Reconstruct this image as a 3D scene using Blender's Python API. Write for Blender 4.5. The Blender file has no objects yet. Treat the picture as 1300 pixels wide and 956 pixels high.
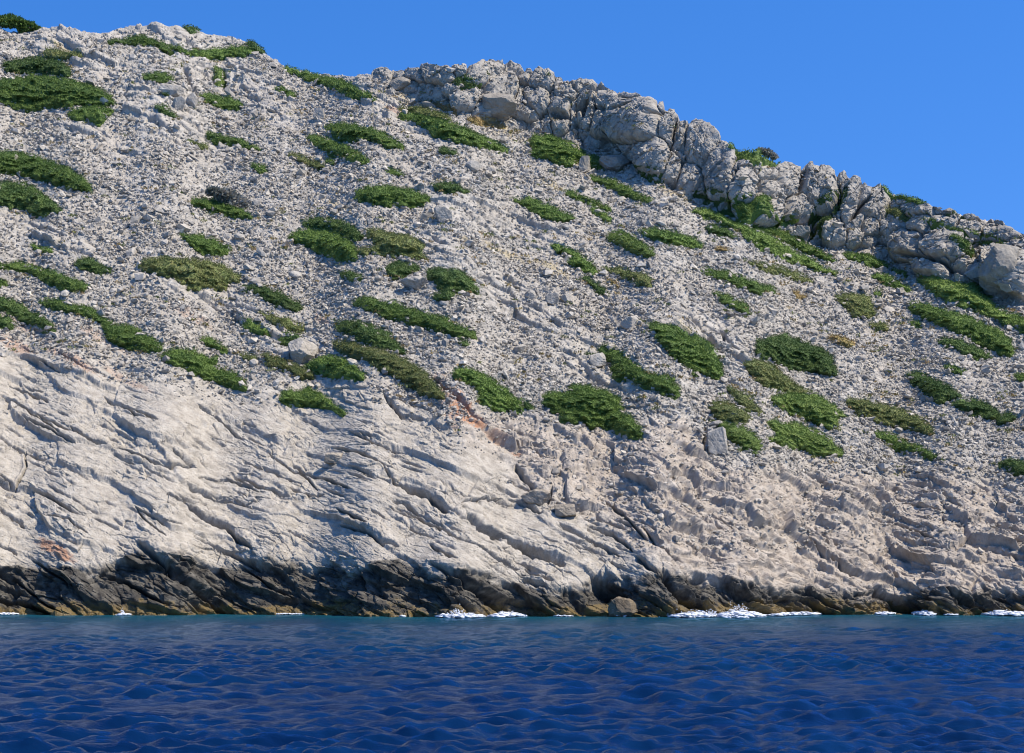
# Rocky limestone island slope above a deep blue sea (bpy, Blender 4.5). Units: metres.
import bpy, math, random
import numpy as np
random.seed(7)
RS = np.random.RandomState(11)
C = bpy.context.scene.collection

# ------------------------------------------------------------------ scene frame
F = 2400.0           # focal length in photograph pixels (photograph is 1300 px wide)
HC = 3.0             # eye height above the sea
PXC, PYH = 650.0, 722.0   # principal column and horizon row

# ------------------------------------------------------------------ noise helpers
def hsh(ix, iy, seed):
    h = (ix.astype(np.int64) * 374761393 + iy.astype(np.int64) * 668265263 + seed * 1442695041) & 0xFFFFFFFF
    h = ((h ^ (h >> 13)) * 1274126177) & 0xFFFFFFFF
    h = ((h ^ (h >> 16)) * 2246822519) & 0xFFFFFFFF
    h = h ^ (h >> 15)
    return (h & 0xFFFFFF).astype(np.float32) / 16777216.0

def vnoise(x, y, seed=0):
    ix = np.floor(x); iy = np.floor(y)
    fx = (x - ix).astype(np.float32); fy = (y - iy).astype(np.float32)
    ix = ix.astype(np.int64); iy = iy.astype(np.int64)
    ux = fx * fx * (3 - 2 * fx); uy = fy * fy * (3 - 2 * fy)
    def g(dx, dy):
        a = hsh(ix + dx, iy + dy, seed) * 6.2831853
        return np.cos(a) * (fx - dx) + np.sin(a) * (fy - dy)
    a = g(0, 0) * (1 - ux) + g(1, 0) * ux
    b = g(0, 1) * (1 - ux) + g(1, 1) * ux
    return (a * (1 - uy) + b * uy) * 1.5          # about -1..1

def fbm(x, y, octs=4, seed=0, gain=.5):
    r = 0; a = 1.0; t = 0
    for o in range(octs):
        r = r + a * vnoise(x * 2 ** o + 17.3 * o, y * 2 ** o - 9.1 * o, seed + o * 31); t += a; a *= gain
    return r / t

def cells(x, y, seed=0, jit=.95):
    """nearest jittered seed: returns F1, F2, offset (dx, dy) to seed, random id value"""
    ix = np.floor(x).astype(np.int64); iy = np.floor(y).astype(np.int64)
    f1 = np.full(x.shape, 9.0, np.float32); f2 = f1.copy()
    ox = np.zeros(x.shape, np.float32); oy = ox.copy(); cid = ox.copy(); cid2 = ox.copy()
    for dx in (-1, 0, 1):
        for dy in (-1, 0, 1):
            jx = ix + dx; jy = iy + dy
            sx = (jx + .5 + (hsh(jx, jy, seed) - .5) * jit - x).astype(np.float32)
            sy = (jy + .5 + (hsh(jx, jy, seed + 77) - .5) * jit - y).astype(np.float32)
            d = np.sqrt(sx * sx + sy * sy)
            near = d < f1
            f2 = np.where(near, f1, np.minimum(f2, d))
            f1 = np.where(near, d, f1)
            ox = np.where(near, -sx, ox); oy = np.where(near, -sy, oy)
            cid = np.where(near, hsh(jx, jy, seed + 5), cid)
            cid2 = np.where(near, hsh(jx, jy, seed + 9), cid2)
    return f1, f2, ox, oy, cid, cid2

def facet(x, y, sx, sy, seed, tilt=.8, bias=0., crease=.5, rnd=.6):
    """broken rock: every cell is a block with its own height and tilt, a dark joint between blocks.
    bias > 0 tilts all blocks the same way (bedding). result about -1..1, in units of the cell"""
    f1, f2, ox, oy, a, b = cells(x / sx, y / sy, seed)
    ang = b * 6.2831853
    h = (a - .5) * 2 * rnd + tilt * (a + .3) * (np.cos(ang) * ox + np.sin(ang) * oy) - bias * oy
    e = np.clip((f2 - f1) / .11, 0, 1)
    return h - crease * (1 - e) ** 2

def sstep(a, b, x):
    t = np.clip((x - a) / (b - a), 0, 1)
    return t * t * (3 - 2 * t)
SUN_AZ = 112.0; SUN_EL = 54.0; SUN_E = 4.2; EXPO = .68
SKY_LIFT = .24; SKY_SAT = 1.40; SKY_HUE = .512; SKY_S = .15
NSTONE = 170000
# ------------------------------------------------------------------ traced outlines of the hill
def tab(s):
    v = [tuple(map(float, p.split(':'))) for p in s.split()]
    return np.array([p[0] for p in v]), np.array([p[1] for p in v])
SKY = tab("-1400:300 -700:150 -300:60 -100:36 0:34 7:39 20:40 50:38 68:35 80:35 100:40 125:42 139:39 152:34 176:31 203:30 223:32 250:40 271:44 "
          "288:46 311:52 335:67 352:76 359:84 389:91 406:95 436:97 450:99 472:97 474:90 481:86 503:84 520:84 538:80 552:80 579:79 602:84 612:79 "
          "626:77 653:79 667:84 687:85 701:92 718:96 738:97 755:107 765:108 788:118 809:121 829:134 850:135 862:150 880:152 "
          "894:160 911:175 924:186 955:206 990:207 1015:212 1039:215 1077:219 1097:231 1117:239 1171:253 1198:260 1232:268 "
          "1266:275 1286:287 1300:291 1380:312 1600:380 2000:520 2700:690")
CRAG = tab("400:99 460:98 470:100 500:110 560:140 640:160 700:172 760:192 820:222 870:245 930:285 1000:300 1060:318 1110:330 1165:352 1246:365 1300:385 1400:412 1600:470 2000:590 2700:760")
WL = tab("-1400:790 0:785 600:783 900:780 1300:779 2700:776")
BAND = tab("-400:712 0:703 60:706 110:716 180:694 240:700 300:706 380:708 440:708 480:702 540:706 600:722 667:732 710:742 745:730 800:728 843:719 900:733 995:738 1097:745 1180:742 1300:744 1700:744")
SLAB = tab("-400:415 0:430 150:458 230:480 300:492 400:470 430:455 500:492 600:548 700:618 780:668 860:722 950:790 2700:900")
RUG = tab("-400:900 560:900 590:535 700:540 800:552 870:540 900:590 1000:600 1200:600 1300:625 2700:700")
def T(tb, px): return np.interp(px, tb[0], tb[1])

# ------------------------------------------------------------------ macro surface
dense = np.concatenate([np.arange(-420, -40, 1.7), np.arange(-40, 1341, .9), np.arange(1341, 1721, 1.7)])
left = -420 - np.cumsum(np.linspace(1.2, 26, 75)); right = 1721 + np.cumsum(np.linspace(1.2, 26, 75))
colpx = np.concatenate([left[::-1], dense, right])
NC = len(colpx); NR = 1120
v = np.linspace(0, 1, NR)
PX = np.repeat(colpx[None, :], NR, 0)
sky_c = T(SKY, colpx); wl_c = T(WL, colpx)
# finer rows: the same count serves each column from the waterline to the crest
PY = wl_c[None, :] * (1 - v[:, None]) + sky_c[None, :] * v[:, None]

cragbase = T(CRAG, PX)
Wcrag = sstep(6, -8, PY - cragbase) * sstep(455, 500, PX)
cliff = sstep(-22, 26, PY - T(BAND, PX) - 8)
m = (.66 - .10 * sstep(200, 1300, PX)) + .10 * sstep(560, 700, PY)
m = m * (1 - Wcrag) + 2.4 * Wcrag
m = m * (1 - cliff) + 1.7 * cliff
slope_m = m
Tn = (PYH - PY) / F
# shore distance wanders in plan: small coves and headlands
ys = 120 + 3.0 * np.sin(colpx * .006 + .5) + 1.6 * np.sin(colpx * .017 + 2) + .7 * np.sin(colpx * .051)
ys = -HC / ((PYH - wl_c) / F) if False else ys
Tn[0] = -HC / ys
Y = np.zeros_like(PX); Y[0] = ys
Tn0 = Tn.copy()
# re-space the ray slope so that the first row lies exactly on the sea
corr = (Tn[0] - (PYH - wl_c) / F)
Tn = (PYH - PY) / F + corr[None, :] * (1 - v[:, None]) ** 6
for r in range(1, NR):
    dT = Tn[r] - Tn[r - 1]
    mm = .5 * (m[r] + m[r - 1]); TT = .5 * (Tn[r] + Tn[r - 1])
    Y[r] = Y[r - 1] * (1 + dT / np.maximum(mm - TT, .12))
Z = HC + Tn * Y
# the back of the ridge, rolling down out of sight
NB = 60
steps = np.linspace(.15, 2.2, NB)
Yb = Y[-1][None, :] + np.cumsum(steps)[:, None]
sl = np.linspace(.10, -.7, NB)[:, None]
Zb = Z[-1][None, :] + np.cumsum(np.repeat(sl, NC, 1) * steps[:, None], 0)
# and a skirt below the sea
NU = 8
du = np.linspace(2.6, .18, NU)
Yu = Y[0][None, :] - du[:, None] * .8
Zu = -np.repeat(du[:, None], NC, 1) * 1.2
Y = np.concatenate([Yu, Y, Yb]); Z = np.concatenate([Zu, Z, Zb])
PXa = np.repeat(colpx[None, :], NU + NR + NB, 0)
PYa = np.concatenate([np.repeat(wl_c[None, :], NU, 0) + 2, PY, np.repeat(sky_c[None, :], NB, 0)])
X = (PXa - PXC) / F * Y
NRT = Y.shape[0]

# arc length up the slope and normals of the macro surface
dYr = np.diff(Y, axis=0); dZr = np.diff(Z, axis=0)
TL = np.concatenate([np.zeros((1, NC)), np.cumsum(np.sqrt(dYr ** 2 + dZr ** 2), 0)])
P0 = np.stack([X, Y, Z], -1)
def normals(P):
    du_ = np.gradient(P, axis=1); dv_ = np.gradient(P, axis=0)
    n = np.cross(du_, dv_); n /= np.maximum(np.linalg.norm(n, axis=-1, keepdims=True), 1e-9)
    n[n[..., 2] < 0] *= -1
    return n
def smooth(A, n, ax):
    k = np.ones(2 * n + 1) / (2 * n + 1)
    pad = [(0, 0)] * A.ndim; pad[ax] = (n, n)
    B = np.pad(A, pad, mode='edge'); cs = np.cumsum(B, axis=ax)
    z = np.zeros_like(np.take(cs, [0], axis=ax)); cs = np.concatenate([z, cs], axis=ax)
    L = A.shape[ax]
    return (np.take(cs, range(2 * n + 1, 2 * n + 1 + L), axis=ax) - np.take(cs, range(0, L), axis=ax)) / (2 * n + 1)
Nn = normals(P0)
Nn = smooth(smooth(Nn, 10, 0), 10, 1); Nn /= np.linalg.norm(Nn, axis=-1, keepdims=True)

# ------------------------------------------------------------------ zones
xs = X.astype(np.float32); tl = TL.astype(np.float32) * 1.0
wx = xs + .9 * fbm(xs / 5, tl / 5, 3, 3) ; wt = tl + .9 * fbm(xs / 5, tl / 5, 3, 4)
edge = 34 * fbm(xs / 4, tl / 4, 4, 8)
Wband = sstep(-6, 7, PYa - 7 - 4 * sstep(900, 500, PXa) - T(BAND, PXa) + 26 * fbm(xs / 3.0, tl / 1.8, 5, 9, .6))
Wslab = sstep(-26, 34, PYa - T(SLAB, PXa) + edge)
Wrug = sstep(-22, 14, PYa - T(RUG, PXa) + edge) * (1 - Wslab)
Wcr = np.concatenate([np.zeros((NU, NC)), Wcrag, np.repeat(Wcrag[-1:], NB, 0) * np.linspace(1, .3, NB)[:, None]])
Wrub = np.clip(1 - Wslab - Wrug - Wcr, 0, 1)
# bedrock outcrops inside the scree
OUT = [(70, 55, 90, 22), (250, 75, 70, 35), (330, 120, 60, 30), (210, 150, 70, 30), (120, 170, 60, 18), (60, 300, 90, 22), (380, 440, 55, 35), (560, 320, 60, 25),
       (680, 300, 50, 25), (900, 430, 60, 35), (650, 380, 90, 25), (500, 140, 60, 22), (590, 265, 60, 22), (860, 560, 50, 40), (760, 460, 60, 25), (260, 370, 80, 22), (1240, 300, 90, 25)]
Wout = np.zeros_like(X)
for cx, cy, rx, ry in OUT:
    d = ((PXa - cx) / rx) ** 2 + ((PYa - cy - .45 * (PXa - cx)) / ry) ** 2
    Wout = np.maximum(Wout, sstep(1.3, .5, d + .7 * fbm(xs / 3, tl / 3, 3, 14)))
Wout *= Wrub

# ------------------------------------------------------------------ relief
hh = (Z * 1.15 + .25 * (Y - 120)).astype(np.float32); wh = hh + .9 * fbm(xs / 5, tl / 5, 3, 4)
phi = math.radians(36)
def strat(a=phi):
    sx_ = wx * math.cos(a) - wh * math.sin(a)      # along the beds, down to the right
    qx_ = wx * math.sin(a) + wh * math.cos(a)      # across the beds, up to the right
    return sx_, qx_
S, Q = strat()
D = np.zeros_like(xs)
D += .55 * fbm(xs / 11, tl / 11, 3, 21) * (1 - Wband)
# scree
am = .55 + .45 * fbm(xs / 6, tl / 6, 2, 30)
D += Wrub * (1 - .5 * Wout) * (.08 * facet(S, Q, .70, .45, 31, crease=.5, rnd=.7, tilt=1.2) + .055 * facet(wx, wt, .3, .26, 32, crease=.4, tilt=1.2) +
             .16 * am * facet(S, Q, 1.5, .9, 33, bias=.5, crease=.4))
big = sstep(.80, .97, cells(wx / 1.1, wt / 1.1, 35)[4])
D += Wrub * .22 * big * np.sqrt(np.clip(1 - (cells(wx / 1.1, wt / 1.1, 35)[0] / .5) ** 2, 0, 1))
D += Wout * (.42 * facet(S, Q, 3.2, 1.5, 36, bias=.9, crease=.35, rnd=.5) + .2 * facet(S, Q, 1.1, .6, 37, bias=.5, crease=.4) + .07 * facet(wx, wt, .4, .35, 38))
# slabs: long tilted beds with small risers that face down-left
n1 = .55 + .75 * fbm(xs / 9, tl / 9, 2, 40)
sl1 = facet(S, Q + .32 * fbm(S / 2.5, Q / 1.5, 3, 45), 9.0, 2.6, 41, tilt=.35, bias=.7, crease=.12, rnd=.35)
sl2 = facet(S, Q + .14 * fbm(S / 1.2, Q / .8, 3, 46), 3.2, .85, 42, tilt=.25, bias=.75, crease=.16, rnd=.35)
sl3 = facet(S, Q + .1 * fbm(S / .6, Q / .4, 2, 47), 1.3, .3, 43, tilt=.3, bias=.7, crease=.25, rnd=.4)
sl4 = facet(S, Q, .5, .16, 44, tilt=.4, bias=.5, crease=.2, rnd=.4)
Wsl = Wslab * (1 - .0 * Wband)
rough = sstep(-.1, .35, fbm(xs / 3.5, tl / 3.5, 3, 50))
D += Wsl * ((.15 + .32 * sstep(-.3, .5, fbm(xs / 14, tl / 14, 2, 55))) * sl1 + .10 * np.clip(n1, .1, 1.2) * sl2 + rough * (.16 * facet(S, Q, .9, .6, 56, crease=.5) + .07 * facet(wx, wt, .35, .3, 58)) + .07 * np.clip(.5 + fbm(xs / 4, tl / 4, 2, 48), .15, 1.1) * .5 * sl3 + .02 * sl4)
D += Wslab * .05 * fbm(S / .7, Q / .35, 4, 49, .6)
# knobbly lower right
D += Wrug * (.50 * facet(S, Q, 3.4, 1.9, 51, bias=.55, crease=.35, rnd=.4) + .24 * facet(S + .2 * fbm(wx, wt, 2, 57), Q, 1.3, .75, 52, bias=.6, crease=.4) + .11 * facet(wx, wt, .5, .4, 53, crease=.5) +
             .05 * fbm(wx / .3, wt / .3, 3, 54, .6))
# wave-cut band: deeper, rounder hollows
D += Wband * (.45 * facet(S, Q, 4.5, 1.7, 61, bias=1.0, crease=.45, rnd=.5) + .20 * facet(S, Q, 1.6, .8, 63, bias=.6, crease=.4) + .22 * fbm(S / 2.2, Q / .9, 4, 62, .55) - .12)
Db = smooth(smooth(D, 2, 0), 1, 1); kb = np.clip(Wslab + Wrug + Wband + .6 * Wout, 0, 1); D = D * (1 - kb) + Db * kb
D += kb * .035 * fbm(S / .22, Q / .14, 4, 71, .65)
S1 = xs * math.cos(phi) - hh * math.sin(phi); Q1 = xs * math.sin(phi) + hh * math.cos(phi) + .25 * fbm(xs / 4, tl / 4, 2, 77)
ck = cells(S1 / 2.6, (Q1 + .10 * fbm(S1 / .5, Q1 / .5, 2, 79)) / .8, 78); cut = -np.exp(-(ck[3] / .11) ** 2) * (ck[4] > .62) * np.clip(1 - (ck[2] / .55) ** 2, 0, 1) * (3.0 + 4 * ck[5])
ck2 = cells(S1 / 6.5 + 3, (Q1 + .22 * fbm(S1 / .9, Q1 / .9, 3, 83)) / 1.7, 84); cut2 = -np.exp(-(ck2[3] / .055) ** 2) * (ck2[4] > .78) * np.clip(1 - (ck2[2] / .5) ** 2, 0, 1) * (.5 + .8 * ck2[5]); D += (Wslab * (1 - .5 * Wband) + .5 * Wrug) * cut2
st = np.clip(.45 + 1.3 * fbm(xs / 3, tl / 3, 3, 72), .05, 1.3)
D += np.clip(Wslab + .6 * Wrug + .8 * Wband, 0, 1) * st * (.036 * facet(S1, Q1 + .05 * fbm(S1 / .8, Q1 / .5, 2, 75), 1.1, .30, 73, tilt=.5, bias=.6, crease=.8, rnd=.4) + .045 * facet(S1, Q1, .38, .17, 74, tilt=.6, bias=.4, crease=.6, rnd=.5) + .09 * cut)
D += Wrug * .07 * facet(wx, wh, .45, .38, 76, crease=.5)
D += (Wslab * (.35 + .65 * rough) + .7 * Wband) * (.13 * facet(S1, Q1, 2.0, 1.0, 81, tilt=1.2, bias=.3, crease=.5, rnd=.3) + .06 * facet(S1, Q1, .75, .42, 82, tilt=1.1, bias=.3, crease=.5))
D += .03 * fbm(wx / .25, wt / .25, 3, 70, .65) * (1 - .4 * Wslab)

# traced joints and ledges.  G = lower left, H = lower middle, K = lower right, in enlarged photo coordinates
OFF = {'A': (0, 0), 'B': (430, 0), 'C': (860, 150), 'D': (0, 280), 'E': (430, 280), 'F': (860, 380), 'G': (0, 570), 'H': (430, 570), 'K': (860, 570)}
def conv(k, flat):
    ox, oy = OFF[k]
    return [(ox + flat[i] / 2.9545, oy + flat[i + 1] / 2.9545) for i in range(0, len(flat), 2)]
CR = [  # crop, width px, depth m, points
 ('G', 5, .9, [690,170, 760,240, 850,300, 900,350, 950,385]), ('G', 3, .5, [20,470, 100,540, 180,600, 240,630]),
 ('G', 2, .35, [700,120, 800,180, 920,220, 970,200]), ('G', 2, .35, [500,205, 540,260, 620,320]),
 ('G', 8, 1.3, [520,360, 600,420, 690,490]), ('G', 5, .9, [690,500, 780,570, 850,620]), ('G', 2, .5, [60,150, 100,70, 90,0]),
 ('G', 2.2, .4, [440,0, 540,30, 600,45, 740,65]), ('G', 3, .5, [650,0, 700,40, 740,65]), ('G', 2, .35, [750,100, 860,115, 970,160]),
 ('G', 3, .4, [1080,150, 1160,190, 1220,180]), ('G', 2, .3, [180,260, 260,270, 330,330]), ('G', 4, .7, [120,420, 190,470, 250,520]),
 ('G', 4, .6, [380,470, 460,500, 560,560, 640,590]), ('G', 2, .3, [500,210, 600,260, 690,275]), ('G', 5, .8, [0,560, 90,590, 190,632]),
 ('G', 3, .45, [900,440, 1010,520, 1110,560]), ('G', 2.2, .35, [0,100, 50,140]), ('G', 2.2, .35, [1000,10, 1060,60, 1150,110, 1200,170]),
 ('H', 4, .6, [0,285, 90,300, 160,340, 225,360]), ('H', 4.5, 1.1, [62,430, 75,520, 50,635]), ('H', 6, .9, [350,430, 450,480, 540,540, 610,590, 690,628]),
 ('H', 6, .9, [490,230, 540,290, 612,337]), ('H', 6.5, .9, [640,345, 720,385, 800,415, 850,432]), ('H', 7, .9, [240,135, 330,165, 400,212]),
 ('H', 2.6, .5, [640,180, 700,205, 760,235]), ('H', 3, .6, [830,275, 920,340, 1000,380, 1060,410]), ('H', 4, .6, [940,290, 1030,320, 1110,388]),
 ('H', 12, 1.8, [960,490, 1010,530, 1060,540]), ('H', 4, .6, [690,495, 780,515]), ('H', 4, .5, [700,455, 800,500]), ('H', 3.5, .5, [340,350, 400,395, 440,412]),
 ('H', 4, .6, [1120,410, 1190,460]), ('H', 9, 1.3, [1225,450, 1265,530, 1330,585]), ('H', 4, .6, [660,60, 690,100, 740,150]), ('H', 4, .6, [800,140, 785,200]),
 ('H', 2.2, .4, [460,185, 540,175, 620,180]), ('H', 2.5, .4, [170,60, 210,120, 280,150]), ('H', 3, .45, [0,230, 60,260, 110,280]), ('H', 3, .4, [200,190, 250,205, 300,240]),
 ('H', 3, .5, [980,180, 1060,240, 1150,330]), ('H', 3.5, .5, [1140,290, 1200,360, 1290,420]),
 ('K', 7, 1.1, [720,510, 800,545, 870,580, 930,610]), ('K', 4, .7, [560,390, 620,430, 700,460]), ('K', 4, .6, [780,430, 830,490]), ('K', 5, .9, [0,520, 60,570, 110,600]),
 ('K', 3, .5, [200,500, 280,550, 380,590]), ('K', 4, .6, [1000,520, 1100,570, 1180,600]), ('K', 3, .5, [480,330, 560,400]), ('K', 2.6, .4, [700,240, 860,290, 960,330]),
 ('D', 2, .35, [790,315, 850,345, 910,375]), ('D', 2.4, .4, [0,655, 60,690, 140,740, 230,800]), ('D', 2.4, .4, [80,740, 180,785, 280,830]), ('D', 2, .3, [210,490, 300,550, 400,580]),
 ('D', 2.2, .35, [390,655, 450,700, 540,750]), ('D', 3, .5, [260,770, 330,820, 400,850]), ('D', 2, .3, [730,680, 800,740, 900,810]), ('E', 4, .6, [170,640, 220,700, 270,740]),
 ('E', 3.5, .8, [350,590, 430,650, 500,730, 560,770]), ('E', 2.5, .4, [40,790, 130,830, 250,870]), ('F', 5, .9, [165,110, 180,150, 230,185]), ('F', 4, .8, [105,480, 100,580]),
 ('C', 5, 1.2, [480,200, 460,250, 450,290]), ('C', 6, 1.3, [720,300, 690,330, 650,390]), ('C', 5, 1.2, [935,460, 915,500, 890,530]), ('C', 5, 1.2, [1120,480, 1165,560, 1140,610]),
 ('C', 8, 1.6, [640,250, 590,330, 520,400, 505,440]), ('C', 3, .7, [225,190, 215,260]), ('C', 3.5, .8, [375,290, 385,380]), ('B', 9, 1.6, [790,420, 860,440]), ('B', 9, 1.6, [890,420, 930,380, 920,440]),
 ('B', 4, 1.0, [1180,440, 1240,400]), ('B', 4, 1.0, [1000,500, 1080,580]), ('B', 4, .9, [980,330, 970,430]), ('B', 4, .9, [1060,430, 1120,390]), ('B', 4, .9, [1270,440, 1255,540]),
 ('A', 4, .7, [690,260, 720,320, 740,340]), ('A', 4, .7, [840,270, 850,330]), ('A', 3, .5, [900,320, 960,350]), ('A', 4, .6, [650,350, 720,390]),
 ('C', 6, 1.0, [840,525, 900,520, 1000,545, 1090,610]),
]
def row_of(px, py):
    return NU + (T(WL, px) - py) / (T(WL, px) - T(SKY, px)) * (NR - 1)
for k, w, dep, flat in CR:
    pts = conv(k, flat); pa = np.array(pts)
    c0 = np.searchsorted(colpx, pa[:, 0].min() - 4 * w - 6); c1 = np.searchsorted(colpx, pa[:, 0].max() + 4 * w + 6)
    rr = [row_of(p[0], p[1] + s) for p in pts for s in (-4 * w - 8, 4 * w + 8)]
    r0 = max(0, int(min(rr))); r1 = min(NRT, int(max(rr)) + 2)
    if c1 <= c0 or r1 <= r0: continue
    gx = PXa[r0:r1, c0:c1]; gy = PYa[r0:r1, c0:c1]
    nx = 3.0 * fbm(gx / 14, gy / 14, 3, 91); ny = 3.0 * fbm(gx / 14 + 9, gy / 14, 3, 92)
    gx = gx + nx; gy = gy + ny
    best = np.full(gx.shape, 1e9); sgn = np.zeros(gx.shape); along = np.zeros(gx.shape)
    seg = np.hypot(*(pa[1:] - pa[:-1]).T); tot = seg.sum(); acc = 0
    for i in range(len(pts) - 1):
        ax, ay = pts[i]; bx, by = pts[i + 1]
        L = math.hypot(bx - ax, by - ay)
        ux_, uy_ = (bx - ax) / L, (by - ay) / L
        tpar = np.clip(((gx - ax) * ux_ + (gy - ay) * uy_), 0, L)
        dx_ = gx - ax - tpar * ux_; dy_ = gy - ay - tpar * uy_
        dd = np.hypot(dx_, dy_); nb = dd < best
        sgn = np.where(nb, np.sign(dx_ * (-uy_) + dy_ * ux_), sgn)
        along = np.where(nb, (acc + tpar) / tot, along); best = np.minimum(best, dd); acc += L
    taper = np.clip(np.minimum(along, 1 - along) * 5 + .25, 0, 1)
    wl_ = w * (.6 + .6 * np.clip(.5 + fbm(PXa[r0:r1, c0:c1] / 9, PYa[r0:r1, c0:c1] / 9, 2, 93), 0, 1)) * (.5 + .5 * taper)
    # sgn > 0 lies below/left of a line that falls to the right: the wide gentle side of the hollow
    u = np.where(sgn > 0, best / (wl_ * .62), best / (wl_ * .34))
    prof = np.exp(-(u ** 2) * 1.2)
    D[r0:r1, c0:c1] -= (1.4 * dep * prof * taper).astype(np.float32)
    # overhanging lip on the upper side
    D[r0:r1, c0:c1] += (.22 * dep * np.exp(-((best - 1.6 * wl_) / (1.2 * wl_)) ** 2) * (sgn < 0) * taper).astype(np.float32)

# ------------------------------------------------------------------ the crag: rounded weathered buttresses
BL = {'B': [560,270,80,50, 650,255,50,30, 610,320,60,70, 580,410,70,50, 335,260,35,38, 240,315,40,28, 380,270,50,35, 160,275,35,30, 280,270,35,28, 740,370,50,50, 690,390,50,60,
            480,370,60,40, 420,330,40,30, 830,400,40,90, 935,400,40,75, 1000,370,50,45, 990,460,45,45, 1110,460,90,85, 1080,550,50,55, 1180,590,60,75, 1240,470,45,70, 1290,520,34,80, 850,340,44,34, 760,290,50,45,
            920,320,50,30, 1010,340,60,30, 1090,380,60,40, 1180,420,50,34, 1240,620,50,60, 460,255,40,25, 700,275,50,30, 800,300,40,30, 640,450,60,30],
      'C': [30,60,50,70, 90,90,60,90, 160,190,60,110, 50,220,50,60, 340,200,36,32, 420,220,50,70, 360,270,40,55, 530,250,65,90, 460,330,50,50, 660,330,45,130, 560,200,50,30, 240,230,50,80, 280,180,40,35,
            730,310,60,70, 720,380,40,50, 800,390,45,50, 860,480,60,60, 900,390,40,45, 1010,480,80,60, 1090,570,48,55, 1150,520,40,60, 1235,590,95,100, 1250,510,60,36, 960,560,60,60, 340,340,50,60,
            460,415,40,30, 620,210,40,30, 700,250,50,30, 820,320,50,30, 900,340,50,30, 1000,380,60,30, 1100,410,60,36, 1200,430,60,34, 1290,500,60,50, 1060,480,40,40, 100,250,40,40, 590,420,50,50, 850,560,40,30]}
bump = np.full(X.shape, 0.0); bump2 = bump.copy()
jx = PXa + 5 * fbm(PXa / 16, PYa / 16, 3, 101); jy = PYa + 5 * fbm(PXa / 16, PYa / 16, 3, 102)
for k in BL:
    a = BL[k]
    for i in range(0, len(a), 4):
        cx = OFF[k][0] + a[i] / 2.9545; cy = OFF[k][1] + a[i + 1] / 2.9545; rx = a[i + 2] / 2.9545 * 1.12; ry = a[i + 3] / 2.9545 * 1.12
        c0 = np.searchsorted(colpx, cx - rx * 1.3); c1 = np.searchsorted(colpx, cx + rx * 1.3)
        q = ((jx[:, c0:c1] - cx) / rx) ** 4 + ((jy[:, c0:c1] - cy) / ry) ** 2 * (.6 + .4 * ((jy[:, c0:c1] - cy) / ry) ** 2)
        hgt = min(rx, ry) * .072
        # a little tilt: tops lean back, undersides overhang
        h_ = hgt * np.clip(1 - q, 0, 1) ** .45 * (1 + .25 * np.clip((jy[:, c0:c1] - cy) / ry, -1, 1)) + .25 * hgt * (q < 1) * ((i * 7919 % 13) / 13 - .3)
        old = bump[:, c0:c1]; bump2[:, c0:c1] = np.maximum(bump2[:, c0:c1], np.minimum(old, h_)); bump[:, c0:c1] = np.maximum(old, h_)
f1, f2, ox, oy, a1, b1 = cells(wx / 1.5, wt / 1.7, 111)
cb = (.9 * np.clip(1 - (f1 / .62) ** 2, 0, 1) ** .5 * (.5 + .6 * a1))
cb = .6 * cb; bump2 = np.maximum(bump2, np.minimum(bump, cb)); bump = np.maximum(bump, cb)
bump = bump - .42 * np.exp(-((bump - bump2) / .16) ** 2)
crg = bump + .20 * facet(wx, wt, .9, 1.2, 112, tilt=1.2, crease=.6, rnd=.4) + .08 * facet(wx, wt, .36, .44, 113, tilt=1., crease=.6) + .16 * fbm(wx / .8, wt / 1.2, 4, 114, .55) - .7
D += Wcr * crg

Dm = D
P = P0 + Nn * D[..., None]
# keep the submerged foot from bulging far
P = P.astype(np.float64)

def grid_mesh(name, P, attrs=None, smooth_shade=True):
    R, Cc = P.shape[:2]
    me = bpy.data.meshes.new(name)
    me.vertices.add(R * Cc); me.vertices.foreach_set('co', P.reshape(-1).astype(np.float32))
    idx = np.arange(R * Cc, dtype=np.int32).reshape(R, Cc)
    q = np.stack([idx[:-1, :-1], idx[:-1, 1:], idx[1:, 1:], idx[1:, :-1]], -1).reshape(-1, 4)
    me.loops.add(q.size); me.loops.foreach_set('vertex_index', q.reshape(-1))
    me.polygons.add(len(q)); me.polygons.foreach_set('loop_start', np.arange(0, q.size, 4, dtype=np.int32))
    me.polygons.foreach_set('use_smooth', np.full(len(q), smooth_shade))
    me.update(calc_edges=True)
    if attrs:
        for an, arr in attrs.items():
            at = me.color_attributes.new(an, 'FLOAT_COLOR', 'POINT')
            at.data.foreach_set('color', np.ascontiguousarray(arr.reshape(-1, 4), dtype=np.float32).reshape(-1))
    return me

# soil and lichen zones (colours the ground itself has)
SOIL = [(575, 515, 16, 26, .5), (585, 520, 14, 16, 1.0), (600, 534, 14, 8, 1.0), (628, 553, 14, 4, .4), (655, 574, 8, 4, .6), (560, 490, 12, 16, .5), (20, 437, 22, 10, .5), (90, 458, 34, 8, .5), (160, 480, 30, 7, .3), (70, 700, 24, 10, .9),
        (408, 405, 10, 6, .5), (1270, 385, 26, 8, .6), (500, 140, 14, 6, .5), (760, 455, 8, 5, .3), (240, 400, 30, 7, .3), (130, 430, 40, 8, .3), (40, 420, 40, 8, .3)]
soil = np.zeros_like(X)
for cx, cy, rx, ry, s in SOIL:
    d = ((PXa - cx) / rx) ** 2 + ((PYa - cy - .5 * (PXa - cx)) / ry) ** 2
    soil = np.maximum(soil, s * sstep(1.4, .2, d + 1.6 * fbm(xs / .6, tl / .6, 4, 121, .65)))
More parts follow.
